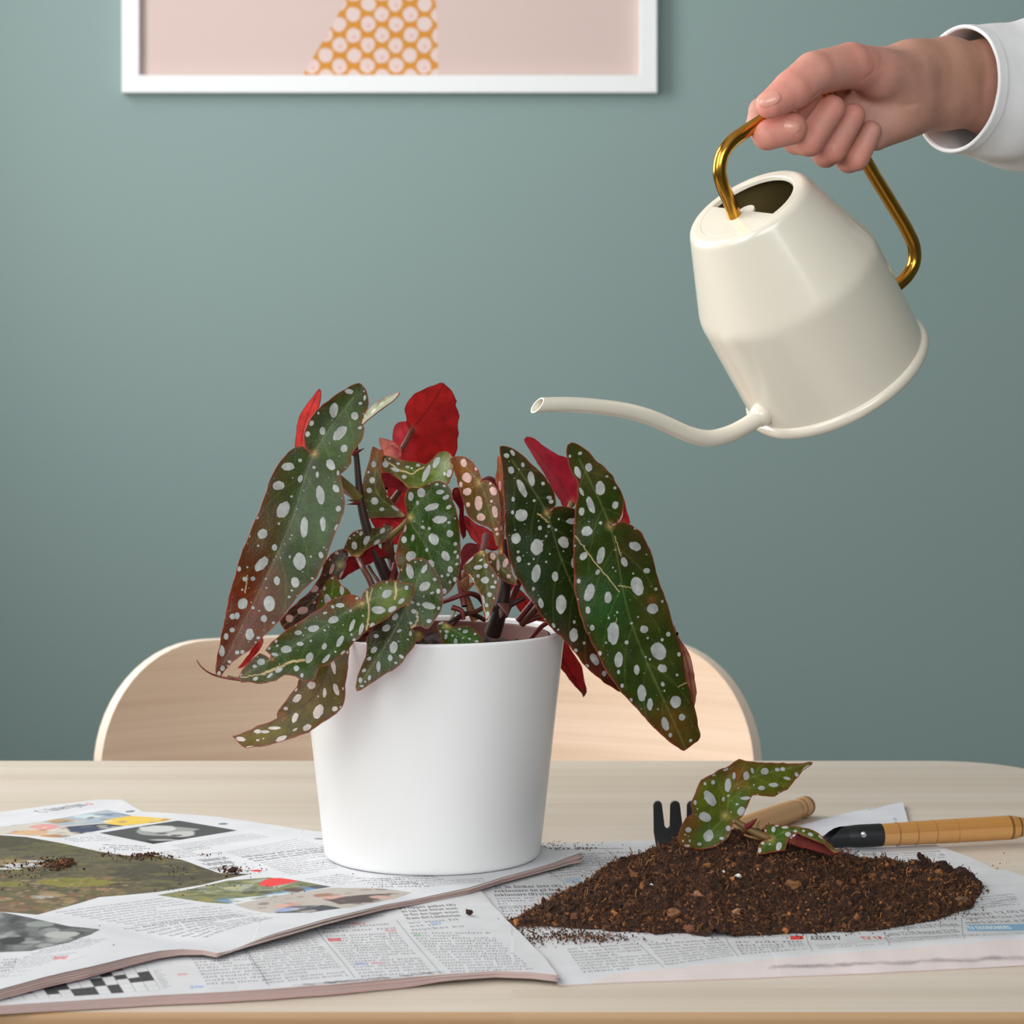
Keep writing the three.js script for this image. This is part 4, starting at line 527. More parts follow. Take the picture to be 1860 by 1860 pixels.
// ------------------------------------------------------------------ newspapers
const WORDS = 'och det att en som av den med till har inte om ett han men var jag sig från vi kan när nu skulle under efter mot bara mycket sedan alla hade blir andra nya hela dagar redan kommer mellan också samma mycket stor liten program serie del film repris svensk debatt musik väder sport morgon kväll natt barn amerikansk drama komedi'.split(' ');
const SUF = (i, k) => { let s = ''; for (let j = 0; j < k; j++) s += WORDS[Math.floor(hash(i, j, 77) * WORDS.length)] + ' '; return s; };
M.pageEdge = std(204, 168, 162, 0.85); M.pageBack = std(198, 190, 186, 0.9);
const paperBump = pixelTex(256, 256, (x, y) => { const n = 128 + 90 * fbm(x / 40, y / 40, 21, 4); return [n, n, n]; }, false);
// o: outline in pixels of a sheet that lies at height h(x, depth) above the table, draw(pen) prints on it, pages: how many lie below, gap: distance between pages
function paper(name, label, L) {
  const N = V3(0, 1, 0), O = V3(0, T, 0), sf = surface(O, V3(1, 0, 0), V3(0, 0, -1), N, L.h);
  sf.uvOf = (px, py) => {                         // first place where the sight line comes down to the sheet
    const X = (px - 930) / F, Y = (py - HY) / F, f = (d) => CAMY - Y * d - T - L.h(X * d, d); let a = 1.05;
    while (a < 2.4 && f(a) > 0) a += 0.003;
    let b = a, c = a - 0.003; for (let k = 0; k < 22; k++) { const m = (b + c) / 2; f(m) > 0 ? c = m : b = m; }
    return [X * b, b];
  };
  const uvs = pairs(L.o).map((p) => sf.uvOf(...p)), poly = spline(uvs, L.step ?? 0.008, true).map((p, i) => [p[0] + 0.0003 * noise(i * 0.4, 3, 1), p[1] + 0.0006 * noise(i * 0.3, 8, 2)]);
  let x0 = 1e9, x1 = -1e9, y0 = 1e9, y1 = -1e9; for (const p of poly) { x0 = Math.min(x0, p[0]); x1 = Math.max(x1, p[0]); y0 = Math.min(y0, p[1]); y1 = Math.max(y1, p[1]); }
  const t = thing(name, label, 'newspaper', V3((x0 + x1) / 2, T + 0.001, -(y0 + y1) / 2));
  const S = Math.min(2047 / (x1 - x0), 2047 / (y1 - y0), 5200), W = Math.ceil((x1 - x0) * S), H = Math.ceil((y1 - y0) * S), c = canvas(W, H); let x = c.getContext('2d');
  x.fillStyle = L.base || 'rgb(208,208,211)'; x.fillRect(0, 0, W, H);
  const cv = (px, py) => { const q = sf.uvOf(px, py); return [(q[0] - x0) * S, (y1 - q[1]) * S]; }, mm = S * 0.001;
  const pen = {
    x, cv, mm,
    blob(z, a, fill) { x.beginPath(); pairs(a).map(crop(z)).forEach((p) => x.lineTo(...cv(...p))); x.closePath(); x.fillStyle = fill; x.fill(); },
    within(z, a, f) { x.save(); x.beginPath(); pairs(a).map(crop(z)).forEach((p) => x.lineTo(...cv(...p))); x.closePath(); x.clip(); const main = x, tmp = canvas(W, H); x = tmp.getContext('2d'); f(); x = main; x.filter = `blur(${(0.55 * mm).toFixed(2)}px)`; x.drawImage(tmp, 0, 0); x.filter = 'none'; x.restore(); },
    spot(z, px, py, rx, ry, fill, al = 1) { const q = cv(...crop(z)([px, py])), a = cv(...crop(z)([px + rx, py])), b = cv(...crop(z)([px, py + ry])), ax = Math.hypot(a[0] - q[0], a[1] - q[1]), by = Math.hypot(b[0] - q[0], b[1] - q[1]), an = Math.atan2(a[1] - q[1], a[0] - q[0]); x.save(); x.globalAlpha = al; x.translate(...q); x.rotate(an); x.beginPath(); for (let k = 0; k < 16; k++) { const g = k / 8 * Math.PI, w = 1 + 0.18 * noise(k * 0.8, px, py); x.lineTo(ax * w * Math.cos(g), by * w * Math.sin(g)); } x.fillStyle = fill; x.fill(); x.restore(); },
    line(z, a, w, col) { x.beginPath(); pairs(a).map(crop(z)).forEach((p) => x.lineTo(...cv(...p))); x.strokeStyle = col; x.lineWidth = w * mm; x.stroke(); },
    mark(z, px, py, w, hh, str, c) { pen.text(z, [px - w, py - hh * 1.1, px + w, py - hh * 1.3, px + w, py + hh, px - w, py + hh * 1.2], 1, { lines: [str], bold: true, c, font: 'sans-serif', k: 0.9 }); },
    // a text block in the quad TL, TR, BR, BL, in n lines
    text(z, q, n, opt = {}) {
      const [a, b, c2, d] = pairs(q).map(crop(z)).map((p) => cv(...p));
      for (let i = 0; i < n; i++) {
        const f = (i + 0.8) / n, s = [lerp(a[0], d[0], f), lerp(a[1], d[1], f)], e = [lerp(b[0], c2[0], f), lerp(b[1], c2[1], f)], dx = e[0] - s[0], dy = e[1] - s[1], len = Math.hypot(dx, dy), lh = Math.hypot(d[0] - a[0], d[1] - a[1]) / n;
        x.save(); x.translate(...s); x.rotate(Math.atan2(dy, dx)); const px = Math.abs(lh * Math.sin(Math.atan2(d[1] - a[1], d[0] - a[0]) - Math.atan2(dy, dx))) * (opt.k ?? 0.8);
        x.font = (opt.bold ? 'bold ' : '') + px.toFixed(1) + 'px ' + (opt.font || 'serif'); x.fillStyle = opt.c || 'rgba(52,52,56,0.92)';
        let str = opt.lines ? opt.lines[i] || '' : SUF(i + Math.round(q[0] * 7 + q[1]), 24), w = x.measureText(str).width, last = opt.lines ? len : len * (hash(i, Math.round(q[0]), 5) < 0.18 ? 0.6 : 1);
        if (!opt.lines) { while (str.length > 2 && x.measureText(str).width > last) str = str.slice(0, -2); w = x.measureText(str).width; if (w > last * 0.8) x.scale(last / w, 1); } else if (w > len) x.scale(len / w, 1);
        x.fillText(str, 0, 0); x.restore();
      }
    },
  };
  L.draw(pen);
  { const im = x.getImageData(0, 0, W, H), dd = im.data; for (let j = 0, i = 0; j < H; j++) for (let k = 0; k < W; k++, i += 4) { const f = 1 + 0.035 * (hash(k, j, 3) - 0.5) + 0.02 * noise(k / 60, j / 60, 9); dd[i] *= f; dd[i + 1] *= f; dd[i + 2] *= f; } x.putImageData(im, 0, 0); }
  const tex = colorTex(c); tex.repeat.set(1 / (x1 - x0), 1 / (y1 - y0)); tex.offset.set(-x0 / (x1 - x0), -y0 / (y1 - y0));
  const face = new THREE.MeshStandardMaterial({ map: tex, roughness: 0.82, bumpMap: withRepeat(paperBump, 7, 7), bumpScale: 0.0012 });
  const g = sheet(poly, L.cell ?? 0.008, sf.map, 0.00018);
  part('page', g, [face, M.pageBack, M.pageEdge], t);
  const bottom = L.bottom ?? (() => 0.0003), np = L.pages || 0;   // the pages below fill the height between the top sheet and what it lies on
  for (let k = 1; k <= np; k++) {
    const q = sheet(poly, L.cell ?? 0.008, (u, v, w) => { const edge = 0.0013 * noise(u * 9 + k * 5, v * 9, k), fz = (L.fan ?? 0.0007) * k + edge * 0.5, hh = L.h(u + edge, v - fz), lo = Math.min(bottom(u + edge, v - fz), hh - 0.0004), gap = (hh - lo) / (np + 1); return V3(u + edge, T + hh - gap * k + gap * 0.35 + (w < 0 ? -gap * 0.72 : 0), -v + fz); }, 0.00025);
    part('page', q, [M.pageBack, M.pageBack, M.pageEdge], t);
  }
  return { t, sf };
}
const hump = (x, a, b) => Math.exp(-(((x - a) / b) ** 2));
const ZP = [0, 1370, 2.6571], ZQ = [500, 1470, 2.6571], ZR = [900, 1360, 1.9375];
// the lower sheet that the soil lies on: its front edge is a soft fold
const distFront = (x, d) => d - lerp(1.3365, 1.3805, clamp((x - 0.025) / 0.254, -0.3, 1.4));
paper('newspaper', 'open television listings page under the heap of soil, front edge folded over', {
  pages: 2, fan: 0.0, step: 0.006,
  o: [1016, 1789, 1080, 1787, 1150, 1784, 1300, 1779, 1500, 1771, 1700, 1762, 1860, 1753, 1990, 1745, 1985, 1660, 1900, 1602, 1858, 1592, 1830, 1580, 1808, 1580, 1749, 1552, 1697, 1533, 1640, 1531, 1400, 1528, 1150, 1527, 985, 1532, 880, 1545, 850, 1600, 880, 1660, 950, 1720],
  h: (x, d) => { const s = distFront(x, d), top = lerp(0.0026, 0.012, smooth(0.03, 0.3, x)), base = 0.0016 + 0.0004 * noise(x * 14, d * 14, 3); const roll = s < 0.0 ? 0.0004 : s < 0.016 ? 0.0004 + (top - 0.0004) * Math.sin(Math.PI / 2 * s / 0.016) : top; return lerp(roll, base, smooth(0.016, 0.075, s)) + 0.003 * hump(x, 0.31, 0.05) * smooth(1.5, 1.62, d) * smooth(1.72, 1.62, d); },
  draw(p) {
    const ink = { k: 0.74, c: 'rgba(60,60,66,0.85)' };
    p.blob(ZR, [420, 792, 700, 765, 1000, 737, 1400, 705, 1860, 668, 2050, 655, 2050, 790, 240, 850], 'rgb(214,202,200)');
    p.text(ZR, [250, 700, 500, 680, 590, 768, 310, 790], 9, ink); p.text(ZR, [535, 684, 800, 664, 848, 728, 605, 764], 8, ink);
    p.text(ZR, [838, 672, 1080, 672, 1105, 706, 868, 726], 5, ink); p.text(ZR, [1130, 690, 1360, 668, 1375, 690, 1140, 705], 3, ink);
    p.text(ZR, [1108, 652, 1215, 650, 1220, 676, 1112, 678], 1, { lines: ['AXESS TV'], bold: true, font: 'sans-serif', k: 0.8 });
    p.blob(ZR, [1036, 660, 1082, 658, 1085, 671, 1040, 673], 'rgb(222,66,62)'); p.text(ZR, [1290, 655, 1365, 652, 1370, 672, 1295, 675], 1, { lines: ['TV 12'], bold: true, c: 'rgb(206,70,66)', font: 'sans-serif' });
    p.text(ZR, [1372, 622, 1636, 606, 1645, 665, 1392, 684], 5, { lines: ['20.00 Jätten 22.00 Ombyte', 'Cena 22.00 Rapport 22.00', 'förr 22.00 Vi Amerikanska 22.00', 'Fiende 18.30 Kastrullen', '6.00 Chef 6.03 Plus'], k: 0.8, font: 'sans-serif' });
    p.text(ZR, [840, 640, 1080, 625, 1082, 662, 842, 668], 3, ink); p.text(ZR, [1100, 625, 1350, 612, 1352, 648, 1102, 655], 3, ink);
    p.text(ZR, [1652, 575, 1880, 560, 1880, 612, 1660, 620], 3, { lines: ['Vatten 12.00 Fi', 'Säkert. 6.00 Choc. 8.02', 'med 9.30 Chef. 8.30'], k: 0.8, font: 'sans-serif' });
    p.blob(ZR, [1660, 620, 1880, 616, 1880, 640, 1662, 642], 'rgb(128,168,196)'); p.text(ZR, [1668, 621, 1820, 618, 1820, 638, 1668, 640], 1, { lines: ['TV EKONOMERS'], bold: true, c: 'rgb(226,236,240)', font: 'sans-serif', k: 0.85 });
    p.text(ZR, [1672, 644, 1880, 640, 1880, 660, 1676, 664], 1, { lines: ['6.00 Chef. 6.03 P1 Kultur'], font: 'sans-serif' });
    for (const a of [[510, 690, 592, 770], [810, 665, 856, 732], [1090, 640, 1116, 712], [1365, 618, 1388, 692], [1640, 596, 1652, 668]]) p.line(ZR, a, 0.35, 'rgba(60,60,66,0.6)');
    p.line(ZR, [250, 690, 1860, 588], 0.25, 'rgba(90,90,96,0.3)');
    p.within(ZR, [420, 770, 1000, 725, 1860, 655, 2050, 640, 2050, 800, 240, 850], () => { for (let i = 0; i < 60; i++) { const a = 980 + i * 17; p.spot(ZR, a, 768 - (a - 1000) * 0.032 + 5 * (hash(i, 2, 2) - 0.5), 24, 4 + 5 * hash(i, 4, 4), 'rgb(92,84,86)', 0.1 + 0.28 * hash(i, 1, 1) * (0.4 + 0.6 * noise(i * 0.35, 3) ** 2)); } });
    p.text(ZR, [1240, 366, 1340, 364, 1350, 376, 1240, 380], 1, { lines: ['The Best'], bold: true }); p.text(ZR, [1225, 380, 1560, 356, 1600, 400, 1240, 425], 6, { lines: ['(The Best) Drama. Hade snart', 'lyckats bullock med vem', 'Mc Carthy film ledde nu', 'Emma Watson av musik i år', 'av Bred grabbar 2017', 'på nya (19)'], k: 0.85 });
    p.blob(ZR, [1478, 418, 1560, 398, 1590, 404, 1500, 426], 'rgb(150,180,202)'); p.text(ZR, [1690, 520, 1830, 505, 1850, 550, 1700, 560], 5, ink); p.text(ZR, [1715, 545, 1830, 520, 1840, 540, 1720, 565], 3, ink);
    p.spot(ZR, [1572][0], 373, 12, 3, 'rgb(160,160,166)'); p.spot(ZR, 1650, 447, 14, 4, 'rgb(160,160,166)');
    p.text(ZQ, [1300, 215, 1760, 200, 1640, 300, 1330, 330], 9, ink); p.line(ZQ, [1270, 200, 1500, 190, 1680, 190], 1.3, 'rgba(40,40,44,0.7)'); p.text(ZQ, [1270, 182, 1560, 178, 1560, 192, 1270, 198], 1, { bold: true });
    p.line(ZQ, [1590, 190, 1660, 245], 0.4, 'rgba(60,60,66,0.7)'); p.line(ZQ, [1300, 335, 1440, 330], 0.4, 'rgba(60,60,66,0.6)');
    p.text(ZQ, [1060, 368, 1378, 360, 1400, 416, 1060, 424], 3, { lines: ['22.30 Älskar inte (R)', 'reklassare än gå fem-', 'inklassare (R) stumma'], bold: true, k: 0.9 });
    p.text(ZQ, [1060, 424, 1250, 420, 1260, 470, 1080, 475], 4, ink); p.text(ZQ, [1085, 470, 1340, 462, 1350, 530, 1110, 540], 5, ink);
    p.blob(ZQ, [1395, 335, 1470, 330, 1478, 352, 1400, 356], 'rgb(176,192,208)');
    p.line(ZQ, [1320, 300, 1390, 350, 1420, 400], 0.35, 'rgba(60,60,66,0.6)');
  },
});
// the lower left section, closed, spine to the right
paper('newspaper', 'thick folded newspaper section with crossword at the front left, spine ending mid table', {
  pages: 6, fan: 0.0006,
  o: [1014, 1771, 985, 1735, 945, 1695, 905, 1655, 866, 1612, 840, 1580, 700, 1562, 500, 1575, 250, 1600, 0, 1640, -260, 1700, -300, 1780, -280, 1846, -100, 1832, 0, 1826, 150, 1817, 300, 1807, 420, 1801, 500, 1796, 600, 1788, 700, 1778, 800, 1770, 900, 1764, 965, 1766],
  bottom: (x) => 0.0003 + 0.0021 * smooth(-0.06, -0.03, x),
  h: (x, d) => 0.0038 + 0.0006 * noise(x * 7, d * 11, 6) * smooth(1.6, 1.4, d) + 0.0018 * smooth(1.44, 1.34, d) * smooth(-0.3, -0.1, x) - 0.0018 * smooth(1.5, 1.62, d),
  draw(p) {
    const ink = { k: 0.74, c: 'rgba(66,66,72,0.8)' };
    // crossword
    const [a, b, c2, d] = pairs([-60, 1128, 690, 1005, 775, 1138, 0, 1192]).map(crop(ZP)).map((q) => p.cv(...q)), nx = 13, ny = 6, Q = (u, v) => [lerp(lerp(a[0], b[0], u), lerp(d[0], c2[0], u), v), lerp(lerp(a[1], b[1], u), lerp(d[1], c2[1], u), v)];
    for (let j = 0; j < ny; j++) for (let i = 0; i < nx; i++) { p.x.beginPath(); for (const [u, v] of [[i, j], [i + 1, j], [i + 1, j + 1], [i, j + 1]]) p.x.lineTo(...Q(u / nx, v / ny)); p.x.closePath(); if (hash(i, j, 12) < 0.36) { p.x.fillStyle = 'rgb(52,52,54)'; p.x.fill(); } p.x.strokeStyle = 'rgba(90,90,94,0.5)'; p.x.lineWidth = 0.25 * p.mm; p.x.stroke(); }
    p.text(ZP, [735, 1040, 780, 1036, 840, 1120, 790, 1130], 10, ink);
    p.text(ZQ, [-440, 670, -150, 650, -20, 830, -330, 850], 13, ink);
    p.text(ZQ, [-190, 640, 185, 612, 355, 805, -45, 845], 16, ink); p.text(ZQ, [235, 606, 585, 590, 765, 790, 415, 812], 16, ink); p.text(ZQ, [640, 590, 1030, 590, 1250, 775, 850, 790], 15, ink);
    p.text(ZQ, [590, 470, 870, 452, 900, 520, 640, 535], 4, { lines: ['P1 öppet paket (R)', 'av tur har hittat man', 'är fler det ligger senast', 'fram del Lundström'], k: 0.88, bold: true });
    p.text(ZQ, [200, 540, 520, 500, 590, 580, 230, 600], 4, ink); p.text(ZQ, [640, 540, 880, 520, 920, 570, 660, 590], 3, ink);
    for (const q of [[190, 570, 385, 815], [585, 535, 800, 795], [-170, 640, -30, 850]]) p.line(ZQ, q, 0.35, 'rgba(60,60,66,0.6)');
    p.mark(ZQ, 290, 628, 34, 10, SUF(290, 2), 'rgb(218,70,66)'); p.mark(ZQ, 420, 745, 34, 10, SUF(420, 2), 'rgb(120,150,206)'); p.mark(ZQ, 500, 742, 34, 8, SUF(500, 2), 'rgb(220,150,160)'); p.mark(ZQ, 692, 606, 18, 10, SUF(692, 2), 'rgb(130,186,140)'); p.mark(ZQ, 780, 548, 28, 10, SUF(780, 2), 'rgb(150,172,214)'); p.mark(ZQ, 560, 585, 28, 8, SUF(560, 2), 'rgb(214,120,120)'); p.mark(ZQ, 400, 552, 40, 8, SUF(400, 2), 'rgb(206,110,110)'); p.mark(ZP, 1210, 915, 34, 11, SUF(1210, 2), 'rgb(40,44,110)'); p.mark(ZP, 1620, 895, 32, 11, SUF(1620, 2), 'rgb(214,66,66)'); p.mark(ZP, 950, 1122, 34, 9, SUF(950, 2), 'rgb(120,150,206)'); p.mark(ZP, 880, 1062, 24, 7, SUF(880, 2), 'rgb(214,120,120)');
    for (let i = 0; i < 14; i++) p.spot(ZQ, 110 + i * 52, 850 - i * 4.5 - (i > 8 ? (i - 8) * 1 : 0), 34, 4, 'rgb(50,48,50)', 0.75 * hash(i, 5, 5) + 0.1);
  },
});
const edgeLift = (x, d) => { const q = (-(x + 0.161) * 0.27 + (d - 1.39) * 0.2076) / 0.3406; return smooth(0.06, 0, q) * smooth(-0.26, -0.14, x) * smooth(-0.05, -0.11, x); };
// the upper newspaper: pot stands on it, the front right border is lifted
const upper = paper('newspaper', 'open newspaper spread with photographs, lying on top under the white pot', {
  pages: 4, fan: 0.0009, step: 0.006, cell: 0.0075, base: 'rgb(212,213,217)',
  o: [1059, 1547, 1030, 1558, 980, 1575, 910, 1594, 850, 1613, 780, 1627, 700, 1643, 620, 1662, 540, 1684, 470, 1706, 430, 1722, 396, 1731, 370, 1726, 330, 1724, 290, 1727, 230, 1740, 160, 1757, 80, 1775, 0, 1797, -160, 1832, -300, 1800, -260, 1600, -150, 1500, 0, 1475, 90, 1463, 180, 1452, 222, 1452, 240, 1464, 258, 1474, 330, 1478, 400, 1484, 480, 1496, 560, 1508, 640, 1515, 800, 1518, 960, 1532, 1010, 1545],
  bottom: (x, d) => 0.0046 - 0.0014 * smooth(-0.1, -0.03, x) + 0.003 * edgeLift(x, d),
  h: (x, d) => 0.0066 + 0.0042 * edgeLift(x, d) + 0.003 * hump(d, 1.6, 0.035) * smooth(-0.14, -0.26, x) + 0.0018 * noise(x * 9, d * 9, 14) * smooth(-0.12, -0.22, x) + 0.004 * hump(Math.hypot(x - 0.05, d - 1.662), 0, 0.03) - 0.0028 * hump(((x + 0.161) * 0.1 + (d - 1.39) * 0.111) / 0.149, 0, 0.02) * smooth(1.52, 1.42, d) * smooth(-0.3, -0.2, x) + 0.003 * smooth(-0.17, -0.24, x) * smooth(1.47, 1.36, d) - 0.003 * smooth(1.74, 1.9, d),
  draw(p) {
    const ink = { k: 0.72, c: 'rgba(62,62,68,0.85)' };
    p.text(ZP, [208, 262, 425, 226, 432, 250, 214, 288], 1, { lines: ['C / Intervjun'], bold: true, k: 0.95 }); p.text(ZP, [428, 230, 455, 226, 460, 248, 432, 250], 1, { lines: ['9'], bold: true, c: 'rgb(216,110,90)' });
    p.line(ZP, [170, 300, 480, 252], 0.3, 'rgba(90,90,96,0.6)'); p.spot(ZP, 630, 276, 22, 5, 'rgb(120,126,140)'); p.spot(ZP, 1078, 336, 22, 5, 'rgb(120,126,140)'); p.spot(ZP, 1540, 408, 22, 4, 'rgb(140,140,146)');
    const mottle = (z, x0, x1, y0, y1, n, cols, rx, ry) => { for (let i = 0; i < n; i++) p.spot(z, lerp(x0, x1, hash(i, 1, n)), lerp(y0, y1, hash(i, 2, n)), rx * (0.4 + hash(i, 3, n)), ry * (0.4 + hash(i, 4, n)), cols[Math.floor(hash(i, 5, n) * cols.length)], 0.35 + 0.4 * hash(i, 6, n)); };
    const A = [0, 350, 200, 325, 520, 268, 640, 298, 842, 312, 780, 326, 600, 346, 380, 386, 300, 405, 60, 386, -200, 380];
    p.blob(ZP, A, 'rgb(198,194,186)'); p.within(ZP, A, () => { p.blob(ZP, [200, 325, 520, 268, 640, 298, 500, 330, 300, 345], 'rgb(164,176,186)'); p.blob(ZP, [500, 318, 640, 296, 840, 314, 760, 330, 540, 350], 'rgb(226,192,84)'); p.blob(ZP, [320, 350, 500, 335, 600, 346, 400, 385, 340, 375], 'rgb(62,70,92)'); p.spot(ZP, 215, 350, 70, 14, 'rgb(214,150,150)'); p.spot(ZP, 140, 380, 90, 14, 'rgb(206,168,130)'); p.spot(ZP, 290, 322, 60, 10, 'rgb(176,150,110)'); p.spot(ZP, 420, 300, 70, 9, 'rgb(190,208,212)'); p.spot(ZP, 560, 292, 60, 8, 'rgb(120,138,160)'); p.spot(ZP, 250, 395, 60, 8, 'rgb(196,140,86)'); mottle(ZP, 0, 820, 285, 405, 70, ['rgb(206,196,180)', 'rgb(150,128,110)', 'rgb(104,112,128)', 'rgb(222,206,150)'], 26, 4); mottle(ZP, 40, 800, 290, 400, 26, ['rgb(230,226,214)', 'rgb(180,120,90)', 'rgb(90,100,120)'], 22, 5); });
    const B = [480, 380, 860, 320, 1146, 368, 740, 433];
    p.blob(ZP, B, 'rgb(72,76,76)'); p.within(ZP, B, () => { p.spot(ZP, 800, 372, 150, 26, 'rgb(150,152,150)'); p.spot(ZP, 760, 358, 90, 16, 'rgb(196,198,196)'); p.spot(ZP, 880, 384, 70, 14, 'rgb(186,186,184)'); p.spot(ZP, 850, 392, 30, 4, 'rgb(88,90,90)'); p.spot(ZP, 780, 382, 26, 4, 'rgb(100,102,102)'); p.blob(ZP, [700, 418, 880, 402, 1000, 420, 740, 440], 'rgb(40,42,42)'); p.spot(ZP, 790, 414, 70, 5, 'rgb(160,160,160)'); });
    const G = [-300, 380, 0, 390, 130, 400, 300, 430, 480, 470, 640, 493, 760, 490, 880, 510, 960, 540, 1060, 575, 1212, 578, 1100, 600, 980, 630, 760, 665, 480, 690, 380, 720, 180, 775, 0, 760, -300, 740];
    p.blob(ZP, G, 'rgb(92,86,62)'); p.within(ZP, G, () => {
      mottle(ZP, -200, 600, 590, 780, 260, ['rgb(150,118,84)', 'rgb(116,84,58)', 'rgb(96,92,52)', 'rgb(164,140,106)', 'rgb(132,96,66)'], 34, 8); mottle(ZP, -200, 1150, 400, 660, 330, ['rgb(92,88,52)', 'rgb(70,66,46)', 'rgb(112,106,56)', 'rgb(60,58,44)', 'rgb(84,80,60)'], 44, 7);
      p.spot(ZP, 40, 420, 160, 30, 'rgb(66,62,42)', 0.8); p.spot(ZP, 320, 450, 200, 22, 'rgb(84,84,48)', 0.7); p.spot(ZP, 60, 520, 120, 22, 'rgb(150,130,92)', 0.8); p.spot(ZP, 110, 535, 110, 11, 'rgb(196,200,204)', 0.95); p.spot(ZP, 40, 552, 70, 6, 'rgb(206,208,210)', 0.9); p.spot(ZP, 180, 516, 50, 6, 'rgb(186,190,196)', 0.9);
      p.spot(ZP, 380, 620, 180, 20, 'rgb(132,130,46)', 0.8); p.spot(ZP, 40, 628, 90, 13, 'rgb(126,122,52)', 0.8); p.spot(ZP, 200, 690, 60, 9, 'rgb(180,178,172)', 0.8); p.spot(ZP, 850, 560, 300, 46, 'rgb(66,62,50)', 0.65); p.spot(ZP, 840, 578, 120, 8, 'rgb(112,110,60)', 0.6);
      mottle(ZP, -100, 700, 600, 770, 200, ['rgb(170,140,104)', 'rgb(84,62,44)', 'rgb(120,116,60)'], 12, 3.4); mottle(ZP, 0, 1100, 420, 660, 300, ['rgb(122,118,70)', 'rgb(54,52,38)', 'rgb(102,96,70)'], 14, 2.6);
    });
    const D = [760, 680, 900, 655, 1100, 610, 1300, 595, 1440, 610, 1600, 640, 1300, 690, 1100, 722, 1000, 716];
    p.blob(ZP, D, 'rgb(120,124,88)'); p.within(ZP, D, () => { p.blob(ZP, [1050, 640, 1280, 600, 1440, 612, 1300, 660, 1100, 660], 'rgb(160,166,150)'); p.blob(ZP, [1000, 700, 1200, 690, 1480, 640, 1560, 650, 1180, 730], 'rgb(110,150,190)'); p.blob(ZP, [1100, 700, 1460, 660, 1480, 675, 1130, 718], 'rgb(206,212,214)'); mottle(ZP, 800, 1300, 620, 710, 60, ['rgb(96,104,60)', 'rgb(150,140,80)', 'rgb(80,84,62)'], 36, 6); p.spot(ZP, 1420, 655, 50, 10, 'rgb(96,72,70)'); p.spot(ZP, 1130, 645, 50, 7, 'rgb(180,170,130)'); p.spot(ZP, 1540, 640, 60, 8, 'rgb(84,84,88)'); mottle(ZP, 780, 1600, 605, 715, 90, ['rgb(120,124,84)', 'rgb(92,98,70)', 'rgb(168,166,140)', 'rgb(108,128,150)'], 24, 4); });
    p.blob(ZP, [1252, 632, 1262, 615, 1300, 600, 1350, 597, 1410, 605, 1440, 612, 1390, 625, 1300, 640], 'rgb(228,62,62)');
    const Ep = [1130, 725, 1400, 672, 1600, 645, 1860, 650, 1990, 668, 1920, 694, 1700, 740, 1500, 765, 1300, 768];
    p.blob(ZP, Ep, 'rgb(186,178,170)'); p.within(ZP, Ep, () => { p.blob(ZP, [1330, 765, 1390, 735, 1560, 728, 1650, 745, 1420, 785], 'rgb(70,72,82)'); p.spot(ZP, 1390, 728, 46, 11, 'rgb(214,164,150)'); p.spot(ZP, 1385, 750, 50, 10, 'rgb(150,164,200)'); p.blob(ZP, [1560, 700, 1640, 690, 1900, 672, 1800, 715, 1640, 725], 'rgb(92,80,78)'); p.spot(ZP, 1610, 688, 50, 10, 'rgb(200,160,146)'); p.spot(ZP, 1840, 690, 50, 9, 'rgb(204,164,150)'); p.spot(ZP, 1560, 680, 40, 8, 'rgb(160,120,100)'); mottle(ZP, 1150, 1990, 650, 765, 60, ['rgb(176,166,158)', 'rgb(120,108,104)', 'rgb(196,184,174)', 'rgb(150,134,126)'], 26, 5); });
    const Bw = [-200, 740, 0, 760, 150, 790, 330, 830, 484, 846, 440, 870, 330, 910, 150, 950, -200, 965];
    p.blob(ZP, Bw, 'rgb(88,92,92)'); p.within(ZP, Bw, () => { mottle(ZP, -100, 460, 760, 950, 70, ['rgb(150,154,152)', 'rgb(58,62,62)', 'rgb(120,124,122)', 'rgb(182,184,180)'], 46, 15); p.spot(ZP, 300, 870, 80, 16, 'rgb(176,178,174)'); p.spot(ZP, 190, 820, 70, 14, 'rgb(140,144,142)'); p.spot(ZP, 60, 900, 60, 20, 'rgb(44,46,46)'); });
    p.text(ZP, [300, 405, 480, 390, 540, 415, 360, 425], 3, ink); p.text(ZP, [470, 430, 700, 440, 740, 470, 560, 462], 3, { ...ink, bold: true }); p.text(ZP, [820, 440, 1210, 378, 1300, 400, 900, 460], 5, ink);
    p.text(ZP, [1085, 470, 1420, 405, 1580, 440, 1170, 500], 6, ink); p.text(ZP, [1150, 492, 1575, 445, 1590, 470, 1240, 520], 3, { lines: ['och jag tror att det är bara så', 'på köpet och då ser jag ut som om', 'han skulle bli kung till helgen'], bold: true }); p.text(ZP, [1250, 520, 1595, 470, 1640, 560, 1400, 585], 9, ink);
    p.text(ZP, [760, 470, 990, 440, 1080, 475, 840, 505], 5, ink); p.text(ZP, [965, 505, 1095, 488, 1165, 545, 1040, 565], 3, { lines: ['bildning är', 'Schyldige', 'reporter'], bold: true, k: 0.95 });
    p.text(ZP, [1460, 600, 1650, 575, 1790, 610, 1640, 632], 6, ink); p.text(ZP, [1700, 590, 1900, 600, 2100, 640, 1830, 645], 5, ink); p.spot(ZP, 1240, 562, 26, 5, 'rgb(222,70,66)'); p.text(ZQ, [480, 330, 760, 318, 860, 350, 560, 366], 4, ink); p.text(ZQ, [720, 348, 1000, 330, 1020, 350, 740, 372], 3, ink);
    p.text(ZP, [240, 760, 760, 690, 1280, 770, 700, 838], 11, ink); p.text(ZP, [560, 838, 1130, 770, 1330, 790, 1010, 885], 8, ink);
